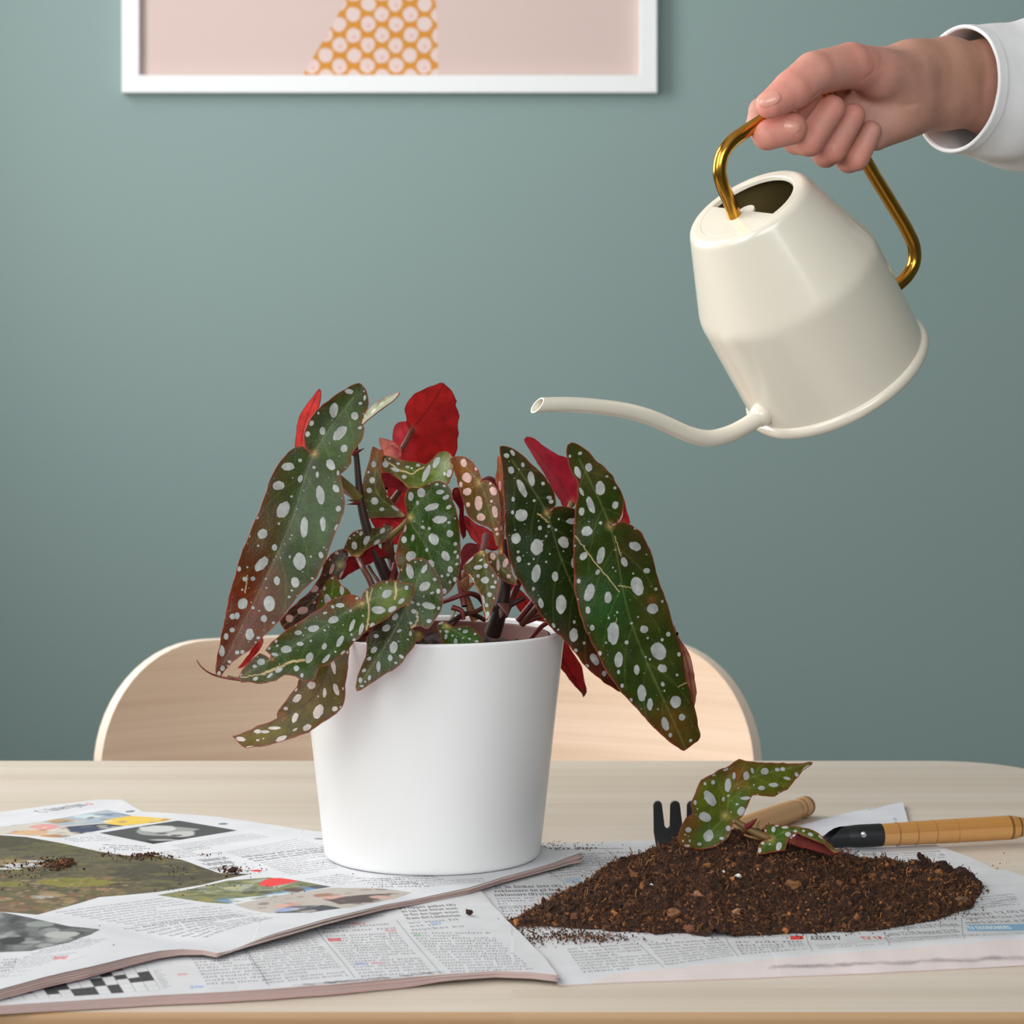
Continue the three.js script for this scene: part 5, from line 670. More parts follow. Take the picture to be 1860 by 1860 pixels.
    p.text(ZP, [330, 895, 560, 882, 430, 930, 110, 985], 6, ink); p.text(ZP, [90, 985, 400, 950, 230, 1010, -40, 1040], 5, ink); p.text(ZP, [-100, 990, 90, 980, 60, 1060, -160, 1080], 6, ink); p.text(ZP, [0, 1040, 220, 1010, 100, 1070, -100, 1090], 5, ink); p.mark(ZP, 290, 982, 34, 12, SUF(290, 2), 'rgb(222,70,66)'); p.line(ZP, [330, 1000, 430, 970], 0.3, 'rgba(90,90,96,0.6)');
  },
});
// a loose corner of a page behind the trowel
paper('newspaper', 'loose white page corner sticking out on the table behind the trowel', {
  pages: 0, o: [1640, 1457, 1650, 1493, 1600, 1502, 1500, 1518, 1420, 1528, 1330, 1532, 1400, 1515, 1450, 1499, 1540, 1476], h: (x, d) => 0.0018 + 0.0012 * smooth(1.8, 1.87, d), base: 'rgb(212,213,220)',
  draw(p) { p.text(ZS, [1090, 262, 1200, 232, 1212, 244, 1100, 276], 2, { k: 0.6 }); p.spot(ZS, 1230, 318, 9, 7, 'rgb(176,178,184)'); },
});

// ------------------------------------------------------------------ heap of soil
const SOIL = { y: T + 0.0021 };
{
  // height of the heap over (x, depth)
  const foot = pairs([905, 1680, 1020, 1688, 1150, 1692, 1300, 1702, 1450, 1697, 1600, 1690, 1700, 1672, 1762, 1650, 1792, 1620, 1774, 1594, 1700, 1580, 1600, 1573, 1500, 1562, 1400, 1543, 1250, 1540, 1150, 1562, 1080, 1592, 1000, 1640]).map((q) => { const d = (CAMY - SOIL.y) * F / (q[1] - HY); return [(q[0] - 930) / F * d, d]; });
  const ridge = [[900, 2], [960, 5], [1000, 8], [1050, 13], [1090, 18], [1180, 34], [1240, 37], [1300, 39], [1400, 36], [1450, 30], [1510, 22], [1560, 17], [1640, 14], [1700, 13], [1760, 12], [1800, 9]];
  const cap = (px) => { let i = 0; while (i < ridge.length - 2 && px > ridge[i + 1][0]) i++; const a = ridge[i], b = ridge[i + 1]; return lerp(a[1], b[1], clamp((px - a[0]) / (b[0] - a[0]), 0, 1)) / 1000; };
  const H = (x, d) => { const w = 0.004 * noise(x * 60, d * 60, 2) + 0.002 * noise(x * 170, d * 170, 2); if (!inside(foot, x + w, d + w)) return 0; const e = polyDist(foot, x + w, d + w), c = cap(x / d * F + 930) * (1 - 0.8 * smooth(1.55, 1.65, d)) + 0.0001, s = e * 0.46 + 0.0012 * smooth(0, 0.004, e), k = 0.012, h = Math.max(k - Math.abs(s - c), 0) / k; return Math.max(0, Math.min(s, c) - h * h * k * 0.25 * Math.min(1, e / 0.02)); };
  SOIL.H = H;
  const mat = std(50, 29, 18, 0.95), t = thing('soil_heap', 'heap of dark brown potting soil on the newspaper with a cutting stuck in it', 'soil', V3(0.16, SOIL.y, -1.56)); t.userData.kind = 'stuff';
  const NX = 300, NZ = 170, X0 = -0.02, X1 = 0.31, D0 = 1.44, D1 = 1.665, pos = [], ix = [], top = new Float32Array((NX + 1) * (NZ + 1));
  const rough = (x, d) => { const h = H(x, d); return h + Math.min(1, h / 0.004) * (0.0046 * fbm(x * 80, d * 80, 1, 3) + 0.0022 * noise(x * 330, d * 330, 4) + 0.0014 * noise(x * 800, d * 800, 9)) - 0.0012; };
  SOIL.top = (x, z) => SOIL.y + Math.max(0, rough(x, -z));
  for (let j = 0; j <= NZ; j++) for (let i = 0; i <= NX; i++) { const x = lerp(X0, X1, i / NX), d = lerp(D0, D1, j / NZ), h = rough(x, d); top[j * (NX + 1) + i] = h; pos.push(x, SOIL.y + Math.max(h, -0.0001), -d); }
  for (let j = 0; j < NZ; j++) for (let i = 0; i < NX; i++) { const a = j * (NX + 1) + i, q = [a, a + 1, a + NX + 1, a + NX + 2]; if (Math.max(...q.map((k) => top[k])) <= 0) continue; ix.push(q[0], q[1], q[2], q[1], q[3], q[2]); }
  const g = new THREE.BufferGeometry(); g.setAttribute('position', new THREE.Float32BufferAttribute(pos, 3)); g.setIndex(ix); g.computeVertexNormals();
  part('mound', g, mat, t).userData.kind = 'stuff';
  // crumbs and fibres
  const crumb = (k) => { const c = new THREE.IcosahedronGeometry(1, 1), p = c.attributes.position; for (let i = 0; i < p.count; i++) { const v = V3(p.getX(i), p.getY(i), p.getZ(i)), f = 0.72 + 0.45 * noise(v.x * 1.6 + k, v.y * 1.6, v.z * 1.6); p.setXYZ(i, v.x * f * 1.15, v.y * f * 0.8, v.z * f); } c.computeVertexNormals(); return c; };
  const crumbMat = std(255, 255, 255, 0.95), q = new THREE.Quaternion(), m4 = new THREE.Matrix4(), eu = new THREE.Euler(), col = new THREE.Color();
  const scatter = (name, geo, mtl, n, place, parent, tint) => {
    const im = new THREE.InstancedMesh(geo, mtl, n); im.name = name; im.castShadow = im.receiveShadow = true; im.userData.kind = 'stuff';
    const off = V3(0, 0, 0); for (let p = parent; p && p !== scene; p = p.parent) off.add(p.position);
    for (let i = 0; i < n; i++) { const [x, y, z, s] = place(i); eu.set(rr(0, 6.3), rr(0, 6.3), rr(0, 6.3)); q.setFromEuler(eu); m4.compose(V3(x - off.x, y - off.y, z - off.z), q, V3(s, s * rr(0.6, 1), s)); im.setMatrixAt(i, m4); im.setColorAt(i, tint(col, i)); }
    parent.add(im); return im;
  };
  SOIL.scatter = scatter; SOIL.crumb = crumb; SOIL.crumbMat = crumbMat;
  const brown = (c) => { const k = rnd(), f = 0.62 + 0.7 * rnd(), q5 = k ** 5; return c.setRGB(lerp(64, 160, q5) * f / 255, lerp(37, 104, q5) * f / 255, lerp(21, 58, q5) * f / 255, THREE.SRGBColorSpace); };
  SOIL.brown = brown;
  const onHeap = (size) => () => { for (;;) { const x = rr(X0, X1), d = rr(D0, D1), h = H(x, d); if (h < 0.0008) { if (rnd() > 0.06) continue; let near = 0; for (let k = 0; k < 6; k++) near += H(x + 0.012 * Math.cos(k), d + 0.012 * Math.sin(k)) > 0.0008; if (!near || rnd() > near / 6) continue; return [x, SOIL.y + 0.0006, -d, size() * 0.5]; } return [x, SOIL.y + Math.max(0.0003, rough(x, d)) + rr(-0.0003, 0.0006), -d, size()]; } };
  scatter('soil_crumb', crumb(3), crumbMat, 26000, onHeap(() => 0.0004 + 0.0011 * rnd() ** 2.5), t, brown);
  scatter('soil_crumb', crumb(11), crumbMat, 5200, onHeap(() => 0.0009 + 0.0022 * rnd() ** 3), t, brown);
  const fibre = tube([V3(-1, 0, 0), V3(-0.4, 0.28, 0.1), V3(0.3, -0.1, -0.2), V3(1, 0.2, 0.1)], 0.055, 8, 4);
  scatter('soil_fibre', fibre, crumbMat, 6500, (i) => { const p = onHeap(() => 0.0016 + 0.0042 * rnd() ** 3)(); p[1] += 0.0003; return p; }, t, (c) => { const k = rnd(); return c.setRGB(lerp(70, 182, k * k) / 255, lerp(42, 124, k * k) / 255, lerp(24, 70, k * k) / 255, THREE.SRGBColorSpace); });
  // the ragged spike of peat at the right end and its roots
  const onTop = (px, py) => { let lo = 1.44, hi = 1.665, best = 1.56; for (let d = lo; d < hi; d += 0.001) { const p = at(px, py, d); if (p.y < SOIL.y + H(p.x, d)) { best = d; break; } } return best; };
  SOIL.onTop = onTop;
  const clod = (pts, r, sd) => { const c = tube(pts, (s) => r(s), 26, 14), p = c.attributes.position, nn = c.attributes.normal; for (let i = 0; i < p.count; i++) { const v = V3(p.getX(i), p.getY(i), p.getZ(i)), f = 0.0013 * fbm(v.x * 300 + sd, v.y * 300, v.z * 300, 3) + 0.0008 * noise(v.x * 900, v.y * 900, v.z * 900 + sd); p.setXYZ(i, v.x + nn.getX(i) * f, v.y + nn.getY(i) * f, v.z + nn.getZ(i) * f); } c.computeVertexNormals(); return c; };
  part('peat_clod', clod([at(1740, 1620, 1.56), at(1712, 1598, 1.565), at(1688, 1578, 1.567), at(1672, 1556, 1.567), at(1668, 1551, 1.567)], (s) => lerp(0.006, 0.0012, s), 2), mat, t);
  part('peat_clod', clod([at(1735, 1625, 1.565), at(1722, 1590, 1.567), at(1713, 1572, 1.567), at(1712, 1564, 1.567)], (s) => lerp(0.0075, 0.0022, s), 5), mat, t);
  part('peat_clod', clod([at(1775, 1625, 1.57), at(1755, 1600, 1.57), at(1735, 1588, 1.57)], (s) => lerp(0.006, 0.006, s), 8), mat, t);
  for (const a of [[1615, 1572, 1630, 1566, 1655, 1574, 1672, 1588], [1612, 1580, 1640, 1572, 1668, 1582], [1765, 1612, 1785, 1610, 1792, 1602, 1775, 1598], [1560, 1545, 1545, 1556, 1528, 1540, 1510, 1552], [1210, 1600, 1190, 1610, 1170, 1600]]) part('root', tube(pairs(a).map((p) => at(p[0], p[1], Math.max(1.45, onTop(p[0], p[1]) - 0.004))), 0.00028, 20, 5), std(78, 46, 32, 0.8), t);
  // countable things in the heap
  const pebble = (name, label, cat, px, py, r, c, rough_, sd, group) => { const d = onTop(px, py) - 0.0015, p = at(px, py, d), g2 = crumb(sd).scale(r, r, r).translate(p.x, p.y, p.z), o = part(name, g2, std(...c, rough_), null); tag(o, label, cat, group); };
  for (const [px, py, r, l] of [[1183, 1607, 0.0013, 'lone white perlite granule on the left slope of the soil heap'], [1315, 1584, 0.0016, 'white perlite granule just left of the largest one, below the cutting'], [1341, 1591, 0.0021, 'largest white perlite granule on the soil below the cutting'], [1307, 1600, 0.0009, 'smallest white perlite granule, lowest of the three below the cutting']]) pebble('perlite_granule', l, 'granule', px, py, r, [236, 234, 228], 0.8, px, 'white perlite granules in the soil');
  const LUMPS = [[1442, 1607, 0.0052, [124, 82, 50], 'orange-brown bark lump in the middle of the soil slope'], [1268, 1625, 0.0034, [150, 104, 76], 'small pale pinkish pebble left of centre on the soil slope'], [1745, 1637, 0.0058, [112, 82, 60], 'round brown lump at the right foot of the soil heap'], [1225, 1658, 0.005, [128, 86, 56], 'flat brown bark chip low on the left soil slope'], [1256, 1686, 0.0042, [120, 76, 52], 'reddish bark chip standing at the front foot of the soil heap'], [1337, 1657, 0.0036, [168, 122, 84], 'pale tan chip on the lower soil slope']];
  for (const [px, py, r, c, l] of LUMPS) pebble('bark_chip', l, 'bark', px, py, r, c, 0.9, px * 3);
}
// crumbs strewn over the papers
{
  const t = thing('scattered_soil', 'loose dark soil crumbs strewn over the newspapers and table', 'soil', V3(-0.1, T, -1.5)); t.userData.kind = 'stuff';
  const D = crop(ZP), Q = crop(ZQ), R = crop(ZR), S_ = crop(ZS);
  const up = (px, py) => { const q = upper.sf.uvOf(px, py), p = upper.sf.map(q[0], q[1], 0.0004); return p; }, low = (px, py) => { const y = T + 0.0024, d = (CAMY - y) * F / (py - HY); return at(px, py, d); };
  const clusters = [[D, 280, 535, 70, 22, 260, 0.0012, up], [D, 320, 530, 22, 14, 90, 0.0017, up], [D, 140, 545, 120, 26, 160, 0.0008, up], [D, 690, 500, 130, 14, 260, 0.0008, up], [D, 720, 490, 50, 6, 80, 0.0012, up], [D, 1110, 565, 60, 18, 90, 0.001, up], [D, 860, 575, 70, 30, 70, 0.0006, up], [D, 1180, 560, 70, 20, 50, 0.0006, up], [D, 500, 480, 60, 20, 40, 0.0006, up], [D, 900, 640, 500, 40, 90, 0.0005, up], [D, 60, 570, 120, 50, 110, 0.0006, up], [D, 990, 490, 40, 10, 24, 0.0006, up], [D, 600, 840, 500, 60, 26, 0.0005, up], [Q, 300, 330, 300, 70, 36, 0.0005, up],
    [R, 70, 640, 50, 30, 300, 0.0007, low], [R, 170, 622, 160, 10, 700, 0.0006, low], [R, 260, 655, 120, 16, 600, 0.0007, low], [R, 120, 680, 80, 14, 160, 0.0006, low], [R, 330, 668, 160, 14, 420, 0.0008, low], [R, 60, 606, 60, 6, 150, 0.0007, low], [Q, 1290, 200, 40, 14, 120, 0.0009, low], [Q, 1400, 185, 200, 16, 120, 0.0006, low], [Q, 1330, 165, 120, 14, 40, 0.0005, low], [R, 260, 590, 160, 40, 260, 0.0007, low], [R, 1690, 470, 60, 60, 130, 0.0006, low], [R, 1640, 580, 90, 20, 160, 0.0006, low], [R, 900, 655, 400, 10, 160, 0.0006, low], [S_, 1600, 540, 160, 60, 60, 0.0005, low]];
  const list = []; for (const [f, cx, cy, sx, sy, n, r, s] of clusters) for (let i = 0; i < n; i++) { const g = () => (rnd() + rnd() + rnd() - 1.5) / 0.75, p = s(...f([cx + g() * sx, cy + g() * sy])); list.push([p.x, p.y + r * 0.3, p.z, r * (0.25 + 1.0 * rnd() ** 2)]); }
  SOIL.scatter('soil_crumb', SOIL.crumb(5), SOIL.crumbMat, list.length, (i) => list[i], t, (c) => SOIL.brown(c));
  const clump = (px, py, r, l, s) => { const p = s(px, py), o = part('soil_clump', SOIL.crumb(px).scale(r, r, r).translate(p.x, p.y + r * 0.6, p.z), std(58, 34, 22, 0.95), null); tag(o, l, 'soil'); };
  const lowL = (px, py) => { const y = T + 0.0046; return at(px, py, (CAMY - y) * F / (py - HY)); };
  clump(852, 1662, 0.0026, 'single soil clump on the folded newspaper in front of the pot', lowL); clump(423, 1587, 0.0034, 'dark soil clump at the right tip of the printed landscape photograph', up);
}

// ------------------------------------------------------------------ cutting stuck in the soil
{
  const c = crop(ZS), P = (x, y, d) => at(...c([x, y]), d), base = P(560, 430, 1.535), t = thing('begonia_cutting', 'small begonia cutting with two spotted leaves lying on the soil heap', 'plant', base);
  leaf(t, { z: ZS, d: 1.522, n: [0.25, 0.02, 0.97], c: [104, 106, 60], fl: 0.14, fr: 0.12, curl: -2, dots: 9, wob: 0.0006, o: [438, 334, 430, 380, 400, 420, 340, 455, 270, 465, 200, 455, 163, 428, 180, 350, 205, 310, 240, 292, 228, 250, 250, 190, 280, 130, 340, 90, 400, 65, 440, 40, 465, 25, 500, 35, 560, 40, 640, 42, 720, 45, 780, 42, 829, 38, 780, 85, 740, 125, 700, 170, 640, 206, 600, 204, 530, 200, 512, 235, 500, 280, 472, 322], m: [270, 430, 396, 300, 440, 160, 826, 39], p: [[450, 110, 90, '132,74,34', 0.9], [230, 350, 80, '110,66,30', 0.8], [200, 430, 60, '120,70,40', 0.6], [320, 420, 120, '62,98,48', 0.7], [480, 250, 90, '70,104,50', 0.6], [420, 130, 40, '80,116,58', 0.6]],
    s: [410, 152, 17, 34, 5, 500, 105, 16, 22, 0, 530, 80, 8, 16, -15, 590, 83, 20, 17, 0, 652, 75, 12, 10, 0, 678, 73, 13, 10, 0, 323, 217, 24, 42, -32, 338, 138, 10, 12, 0, 440, 105, 9, 18, 0, 634, 150, 24, 11, 5, 575, 165, 18, 11, 0, 700, 118, 18, 8, 15, 388, 220, 8, 12, 0, 298, 307, 33, 24, 20, 475, 278, 19, 23, 30, 455, 245, 9, 6, 0, 315, 400, 25, 31, 20, 217, 370, 15, 13, 0, 412, 363, 13, 14, 0, 250, 237, 8, 13, 0, 497, 215, 25, 9, -5, 790, 70, 25, 9, -45, 340, 102, 10, 6, 0, 270, 440, 12, 8, 0, 210, 448, 15, 7, 0, 747, 100, 9, 13, -30, 460, 165, 4, 4, 0, 400, 75, 14, 7, -20, 380, 412, 12, 8, 0] });
  leaf(t, { z: ZS, look: 'under', d: 1.522, n: [-0.1, 0.1, 0.95], c: [104, 34, 26], o: [700, 430, 735, 398, 770, 382, 820, 388, 870, 408, 920, 448, 948, 487, 900, 490, 820, 470, 750, 450], m: [690, 440, 712, 425, 800, 420, 944, 485] });
  leaf(t, { z: ZS, d: 1.516, n: [-0.1, 0.6, 0.8], c: [72, 100, 54], fl: -0.2, fr: -0.1, dots: 9, o: [553, 490, 556, 465, 570, 430, 600, 414, 620, 412, 590, 382, 595, 346, 650, 344, 720, 349, 780, 355, 850, 385, 900, 430, 950, 480, 932, 484, 880, 442, 800, 407, 740, 388, 712, 408, 695, 450, 690, 470, 640, 480], m: [570, 470, 618, 418, 720, 375, 940, 480], s: [633, 368, 10, 15, 0, 705, 392, 15, 12, 0, 690, 358, 18, 7, 0, 660, 450, 14, 22, 20, 580, 435, 9, 9, 0, 565, 470, 10, 14, 0, 815, 393, 14, 9, 25, 740, 376, 10, 7, 0, 865, 405, 15, 6, 35, 615, 440, 6, 6, 0, 650, 350, 10, 5, 0] });
  part('stem', tube([P(400, 302, 1.524), P(452, 330, 1.524), P(540, 382, 1.522), P(612, 414, 1.52), P(640, 440, 1.525)], (s) => 0.0016 + 0.0012 * s, 24, 10), std(112, 84, 44, 0.5), t);
  part('bud', tube([P(500, 358, 1.522), P(522, 342, 1.52), P(551, 316, 1.518)], (s) => lerp(0.0019, 0.0003, s * s), 12, 9), STEMRED, t);
  part('stem', tube([P(585, 420, 1.524), P(540, 410, 1.526), P(490, 395, 1.53)], 0.0008, 10, 7), std(150, 110, 60, 0.6), t);
  part('root', tube([P(945, 485, 1.516), P(985, 462, 1.516), P(1005, 470, 1.516), P(975, 488, 1.516), P(940, 500, 1.518)], 0.0003, 24, 6), STEM, t);
}

// ------------------------------------------------------------------ hand fork and trowel
{
  const turned = (name, r, L) => lathe(rounded(r), 40);
  const c = crop(ZS), P = (x, y, d) => at(...c([x, y]), d), black = std(26, 27, 29, 0.42), grain = woodTex(256, 256, 0.05, 0.05, [206, 160, 112], 13, 0, 33), pine = std(255, 255, 255, 0.5, { map: withRepeat(grain, 1, 1) }), bam = woodTex(256, 256, 0.05, 0.05, [200, 146, 84], 12, 0, 41), bamboo = std(255, 255, 255, 0.45, { map: bam });
  grain.rotation = bam.rotation = Math.PI / 2; pine.map.rotation = Math.PI / 2;
  const along = (g, a, b) => { const q = new THREE.Quaternion().setFromUnitVectors(V3(0, 1, 0), b.clone().sub(a).normalize()); return g.applyQuaternion(q).translate(a.x, a.y, a.z); };
  // fork: three tines bent upright, handle lying towards the back
  {
    const a = at(1316, 1517, 1.7064), b = at(1470, 1462, 1.8186), len = a.distanceTo(b), r = 0.0077, t = thing('hand_fork', 'black three-pronged hand fork with pale wooden handle lying behind the soil', 'fork', V3(a.x, T, a.z));
    part('handle', along(lathe(rounded([[0, 0], [r, 0.001, 0.002], [r * 1.08, len * 0.45, 0.06], [r * 0.98, len * 0.8, 0.002], [r * 0.78, len * 0.845, 0.004], [r * 0.98, len * 0.9, 0.006], [r * 0.95, len * 0.985, 0.006], [0, len * 1.0]])), a, b), pine, t);
    const base = at(1228, 1522, 1.70), f = [];
    const d = 1.70, s = new THREE.Shape(), Q = (x, y) => { const p = P(x, y, d); return new THREE.Vector2(p.x - base.x, p.y - base.y); };
    // outline of the plate with its prongs, seen from the front
    const pr = [[48, 90], [130, 178], [212, 256]]; s.moveTo(...Q(62, 452).toArray());
    s.lineTo(...Q(50, 380).toArray()); pr.forEach(([l, rgt], i) => { s.lineTo(...Q(l, 252).toArray()); s.quadraticCurveTo(...Q(l + 1, 232).toArray(), ...Q((l + rgt) / 2 - 2, 231).toArray()); s.quadraticCurveTo(...Q(rgt - 8, 232).toArray(), ...Q(rgt - 6, 252).toArray()); if (i < 2) { s.lineTo(...Q(rgt + 6, 350).toArray()); s.quadraticCurveTo(...Q(rgt + 20, 378).toArray(), ...Q(pr[i + 1][0] - 2, 350).toArray()); } else s.lineTo(...Q(rgt + 8, 380).toArray()); });
    s.lineTo(...Q(246, 452).toArray()); s.closePath();
    part('tines', new THREE.ExtrudeGeometry(s, { depth: 0.0016, bevelThickness: 0.0005, bevelSize: 0.0005, bevelSegments: 2 }).translate(base.x, base.y, base.z), black, t);
    const n0 = V3(base.x, T + 0.0095, base.z + 0.002), n1 = a.clone().lerp(b, 0.04);
    part('neck', tube([n0.clone().add(V3(0, -0.004, 0)), n0.clone().lerp(n1, 0.5), n1], (q) => lerp(0.0045, 0.0064, q), 16, 16), black, t);
  }
  // trowel: blade buried, ferrule with a rivet, long turned handle running out of the picture
  {
    const r = 0.0073, d0 = 1.69, d1 = 1.715, f0 = at(1538, 1520, d0), f1 = at(1601, 1516.5, d0 + 0.004), e = at(1960, 1496, d1 + 0.012), len = f1.distanceTo(e), t = thing('hand_trowel', 'hand trowel with black riveted ferrule and long bamboo handle, right of the soil', 'trowel', V3(f1.x, T, f1.z));
    const R1 = 0.0076, R2 = 0.0079;
    part('handle', along(lathe(rounded([[0, 0], [R1 * 0.96, 0, 0.0005], [R2, len * 0.22, 0.02], [R2 * 1.02, len * 0.62, 0.02], [R2 * 1.0, len * 0.665, 0.003], [R2 * 0.72, len * 0.72, 0.01], [R2 * 0.95, len * 0.86, 0.02], [R2 * 0.9, len * 0.985, 0.004], [0, len]])), f1, e), bamboo, t);
    for (const k of [0.075, 0.165, 0.26, 0.37]) part('handle_ring', along(new THREE.TorusGeometry(R2 * lerp(0.975, 1.0, k), 0.0003, 6, 36).rotateX(Math.PI / 2).translate(0, len * k, 0), f1, e), std(150, 100, 54, 0.6), t);
    const fl = f0.distanceTo(f1);
    const fg = lathe(rounded([[R1 - 0.0012, 0.0005], [R1, 0, 0.0004], [R1 * 1.01, fl * 0.7, 0.005], [R1 * 0.93, fl, 0.001]]), 48); along(fg, f1, f0);
    part('ferrule', fg, black, t);
    // the sheet-metal throat: an open half pipe that narrows into the blade
    const dir = f0.clone().sub(f1).normalize(), side = dir.clone().cross(V3(0, 1, 0)).normalize(), up = side.clone().cross(dir).normalize(), pos = [], ix = [], n = 16, m = 24;
    for (const w of [0, 0.0011]) for (let i = 0; i <= m; i++) { const q = i / m, c0 = f0.clone().addScaledVector(dir, q * 0.075 - 0.002).addScaledVector(up, -0.0035 * smooth(0.1, 0.9, q)), open = lerp(Math.PI * 2, Math.PI * 0.85, smooth(0, 0.28, q)), rad = lerp(R1 * 0.93, 0.02, smooth(0.2, 0.8, q) ) * (q > 0.8 ? Math.sqrt(Math.max(0.02, 1 - ((q - 0.8) / 0.2) ** 2)) : 1) - w, flat = lerp(1, 0.35, smooth(0.15, 0.7, q));
      for (let j = 0; j <= n; j++) { const a = -Math.PI / 2 + (j / n - 0.5) * open, v = c0.clone().addScaledVector(side, Math.cos(a) * rad).addScaledVector(up, Math.sin(a) * rad * flat); pos.push(v.x, v.y, v.z); } }
    const o = (m + 1) * (n + 1); for (let i = 0; i < m; i++) for (let j = 0; j < n; j++) { const a = i * (n + 1) + j, b = a + n + 1; ix.push(a, b, a + 1, a + 1, b, b + 1, o + a, o + a + 1, o + b, o + a + 1, o + b + 1, o + b); }
    const bg = new THREE.BufferGeometry(); bg.setAttribute('position', new THREE.Float32BufferAttribute(pos, 3)); bg.setIndex(ix); bg.computeVertexNormals(); part('blade', bg, black, t);
    const rp = at(1569, 1516, d0 - 0.0062); part('rivet', new THREE.SphereGeometry(0.0021, 20, 14).scale(1, 1, 0.6).translate(rp.x, rp.y, rp.z), std(206, 208, 212, 0.25, { metalness: 0.9 }), t);
  }
}

// ------------------------------------------------------------------ the hand and forearm: one continuous surface from a distance field
function surfaceNets(f, lo, hi, cell) {
  const n = lo.map((a, i) => Math.ceil((hi[i] - a) / cell) + 1), [nx, ny, nz] = n, val = new Float32Array(nx * ny * nz), id = (i, j, k) => i + nx * (j + ny * k);
  for (let k = 0; k < nz; k++) for (let j = 0; j < ny; j++) for (let i = 0; i < nx; i++) val[id(i, j, k)] = f(lo[0] + i * cell, lo[1] + j * cell, lo[2] + k * cell);
  const vid = new Int32Array(nx * ny * nz).fill(-1), pos = [], ix = [];
  for (let k = 0; k < nz - 1; k++) for (let j = 0; j < ny - 1; j++) for (let i = 0; i < nx - 1; i++) {
    let c = 0, x = 0, y = 0, z = 0, neg = 0;
    const v = []; for (let b = 0; b < 8; b++) { const q = val[id(i + (b & 1), j + ((b >> 1) & 1), k + (b >> 2))]; v.push(q); if (q < 0) neg++; }
    if (neg === 0 || neg === 8) continue;
    for (const [a, b] of NET) if ((v[a] < 0) !== (v[b] < 0)) { const t = v[a] / (v[a] - v[b]); x += lerp(a & 1, b & 1, t); y += lerp((a >> 1) & 1, (b >> 1) & 1, t); z += lerp(a >> 2, b >> 2, t); c++; }
    vid[id(i, j, k)] = pos.length / 3; pos.push(lo[0] + (i + x / c) * cell, lo[1] + (j + y / c) * cell, lo[2] + (k + z / c) * cell);
  }
  const quad = (a, b, c, d, flip) => { if (a < 0 || b < 0 || c < 0 || d < 0) return; flip ? ix.push(a, c, b, a, d, c) : ix.push(a, b, c, a, c, d); };
  for (let k = 1; k < nz - 1; k++) for (let j = 1; j < ny - 1; j++) for (let i = 1; i < nx - 1; i++) {
    const s = val[id(i, j, k)] < 0;
    if (s !== (val[id(i + 1, j, k)] < 0)) quad(vid[id(i, j - 1, k - 1)], vid[id(i, j, k - 1)], vid[id(i, j, k)], vid[id(i, j - 1, k)], !s);
    if (s !== (val[id(i, j + 1, k)] < 0)) quad(vid[id(i - 1, j, k - 1)], vid[id(i - 1, j, k)], vid[id(i, j, k)], vid[id(i, j, k - 1)], !s);
    if (s !== (val[id(i, j, k + 1)] < 0)) quad(vid[id(i - 1, j - 1, k)], vid[id(i, j - 1, k)], vid[id(i, j, k)], vid[id(i - 1, j, k)], !s);
  }
  const nor = new Float32Array(pos.length), e = cell * 0.5;
  for (let i = 0; i < pos.length; i += 3) { const [x, y, z] = [pos[i], pos[i + 1], pos[i + 2]]; let a = f(x + e, y, z) - f(x - e, y, z), b = f(x, y + e, z) - f(x, y - e, z), c = f(x, y, z + e) - f(x, y, z - e); const l = Math.hypot(a, b, c) || 1; nor[i] = a / l; nor[i + 1] = b / l; nor[i + 2] = c / l; }
  const g = new THREE.BufferGeometry(); g.setAttribute('position', new THREE.Float32BufferAttribute(pos, 3)); g.setAttribute('normal', new THREE.BufferAttribute(nor, 3)); g.setIndex(ix);
  return g;
}
const NET = [[0, 1], [2, 3], [4, 5], [6, 7], [0, 2], [1, 3], [4, 6], [5, 7], [0, 4], [1, 5], [2, 6], [3, 7]];
const smin = (a, b, k) => { const h = Math.max(k - Math.abs(a - b), 0) / k; return Math.min(a, b) - h * h * k * 0.25; };
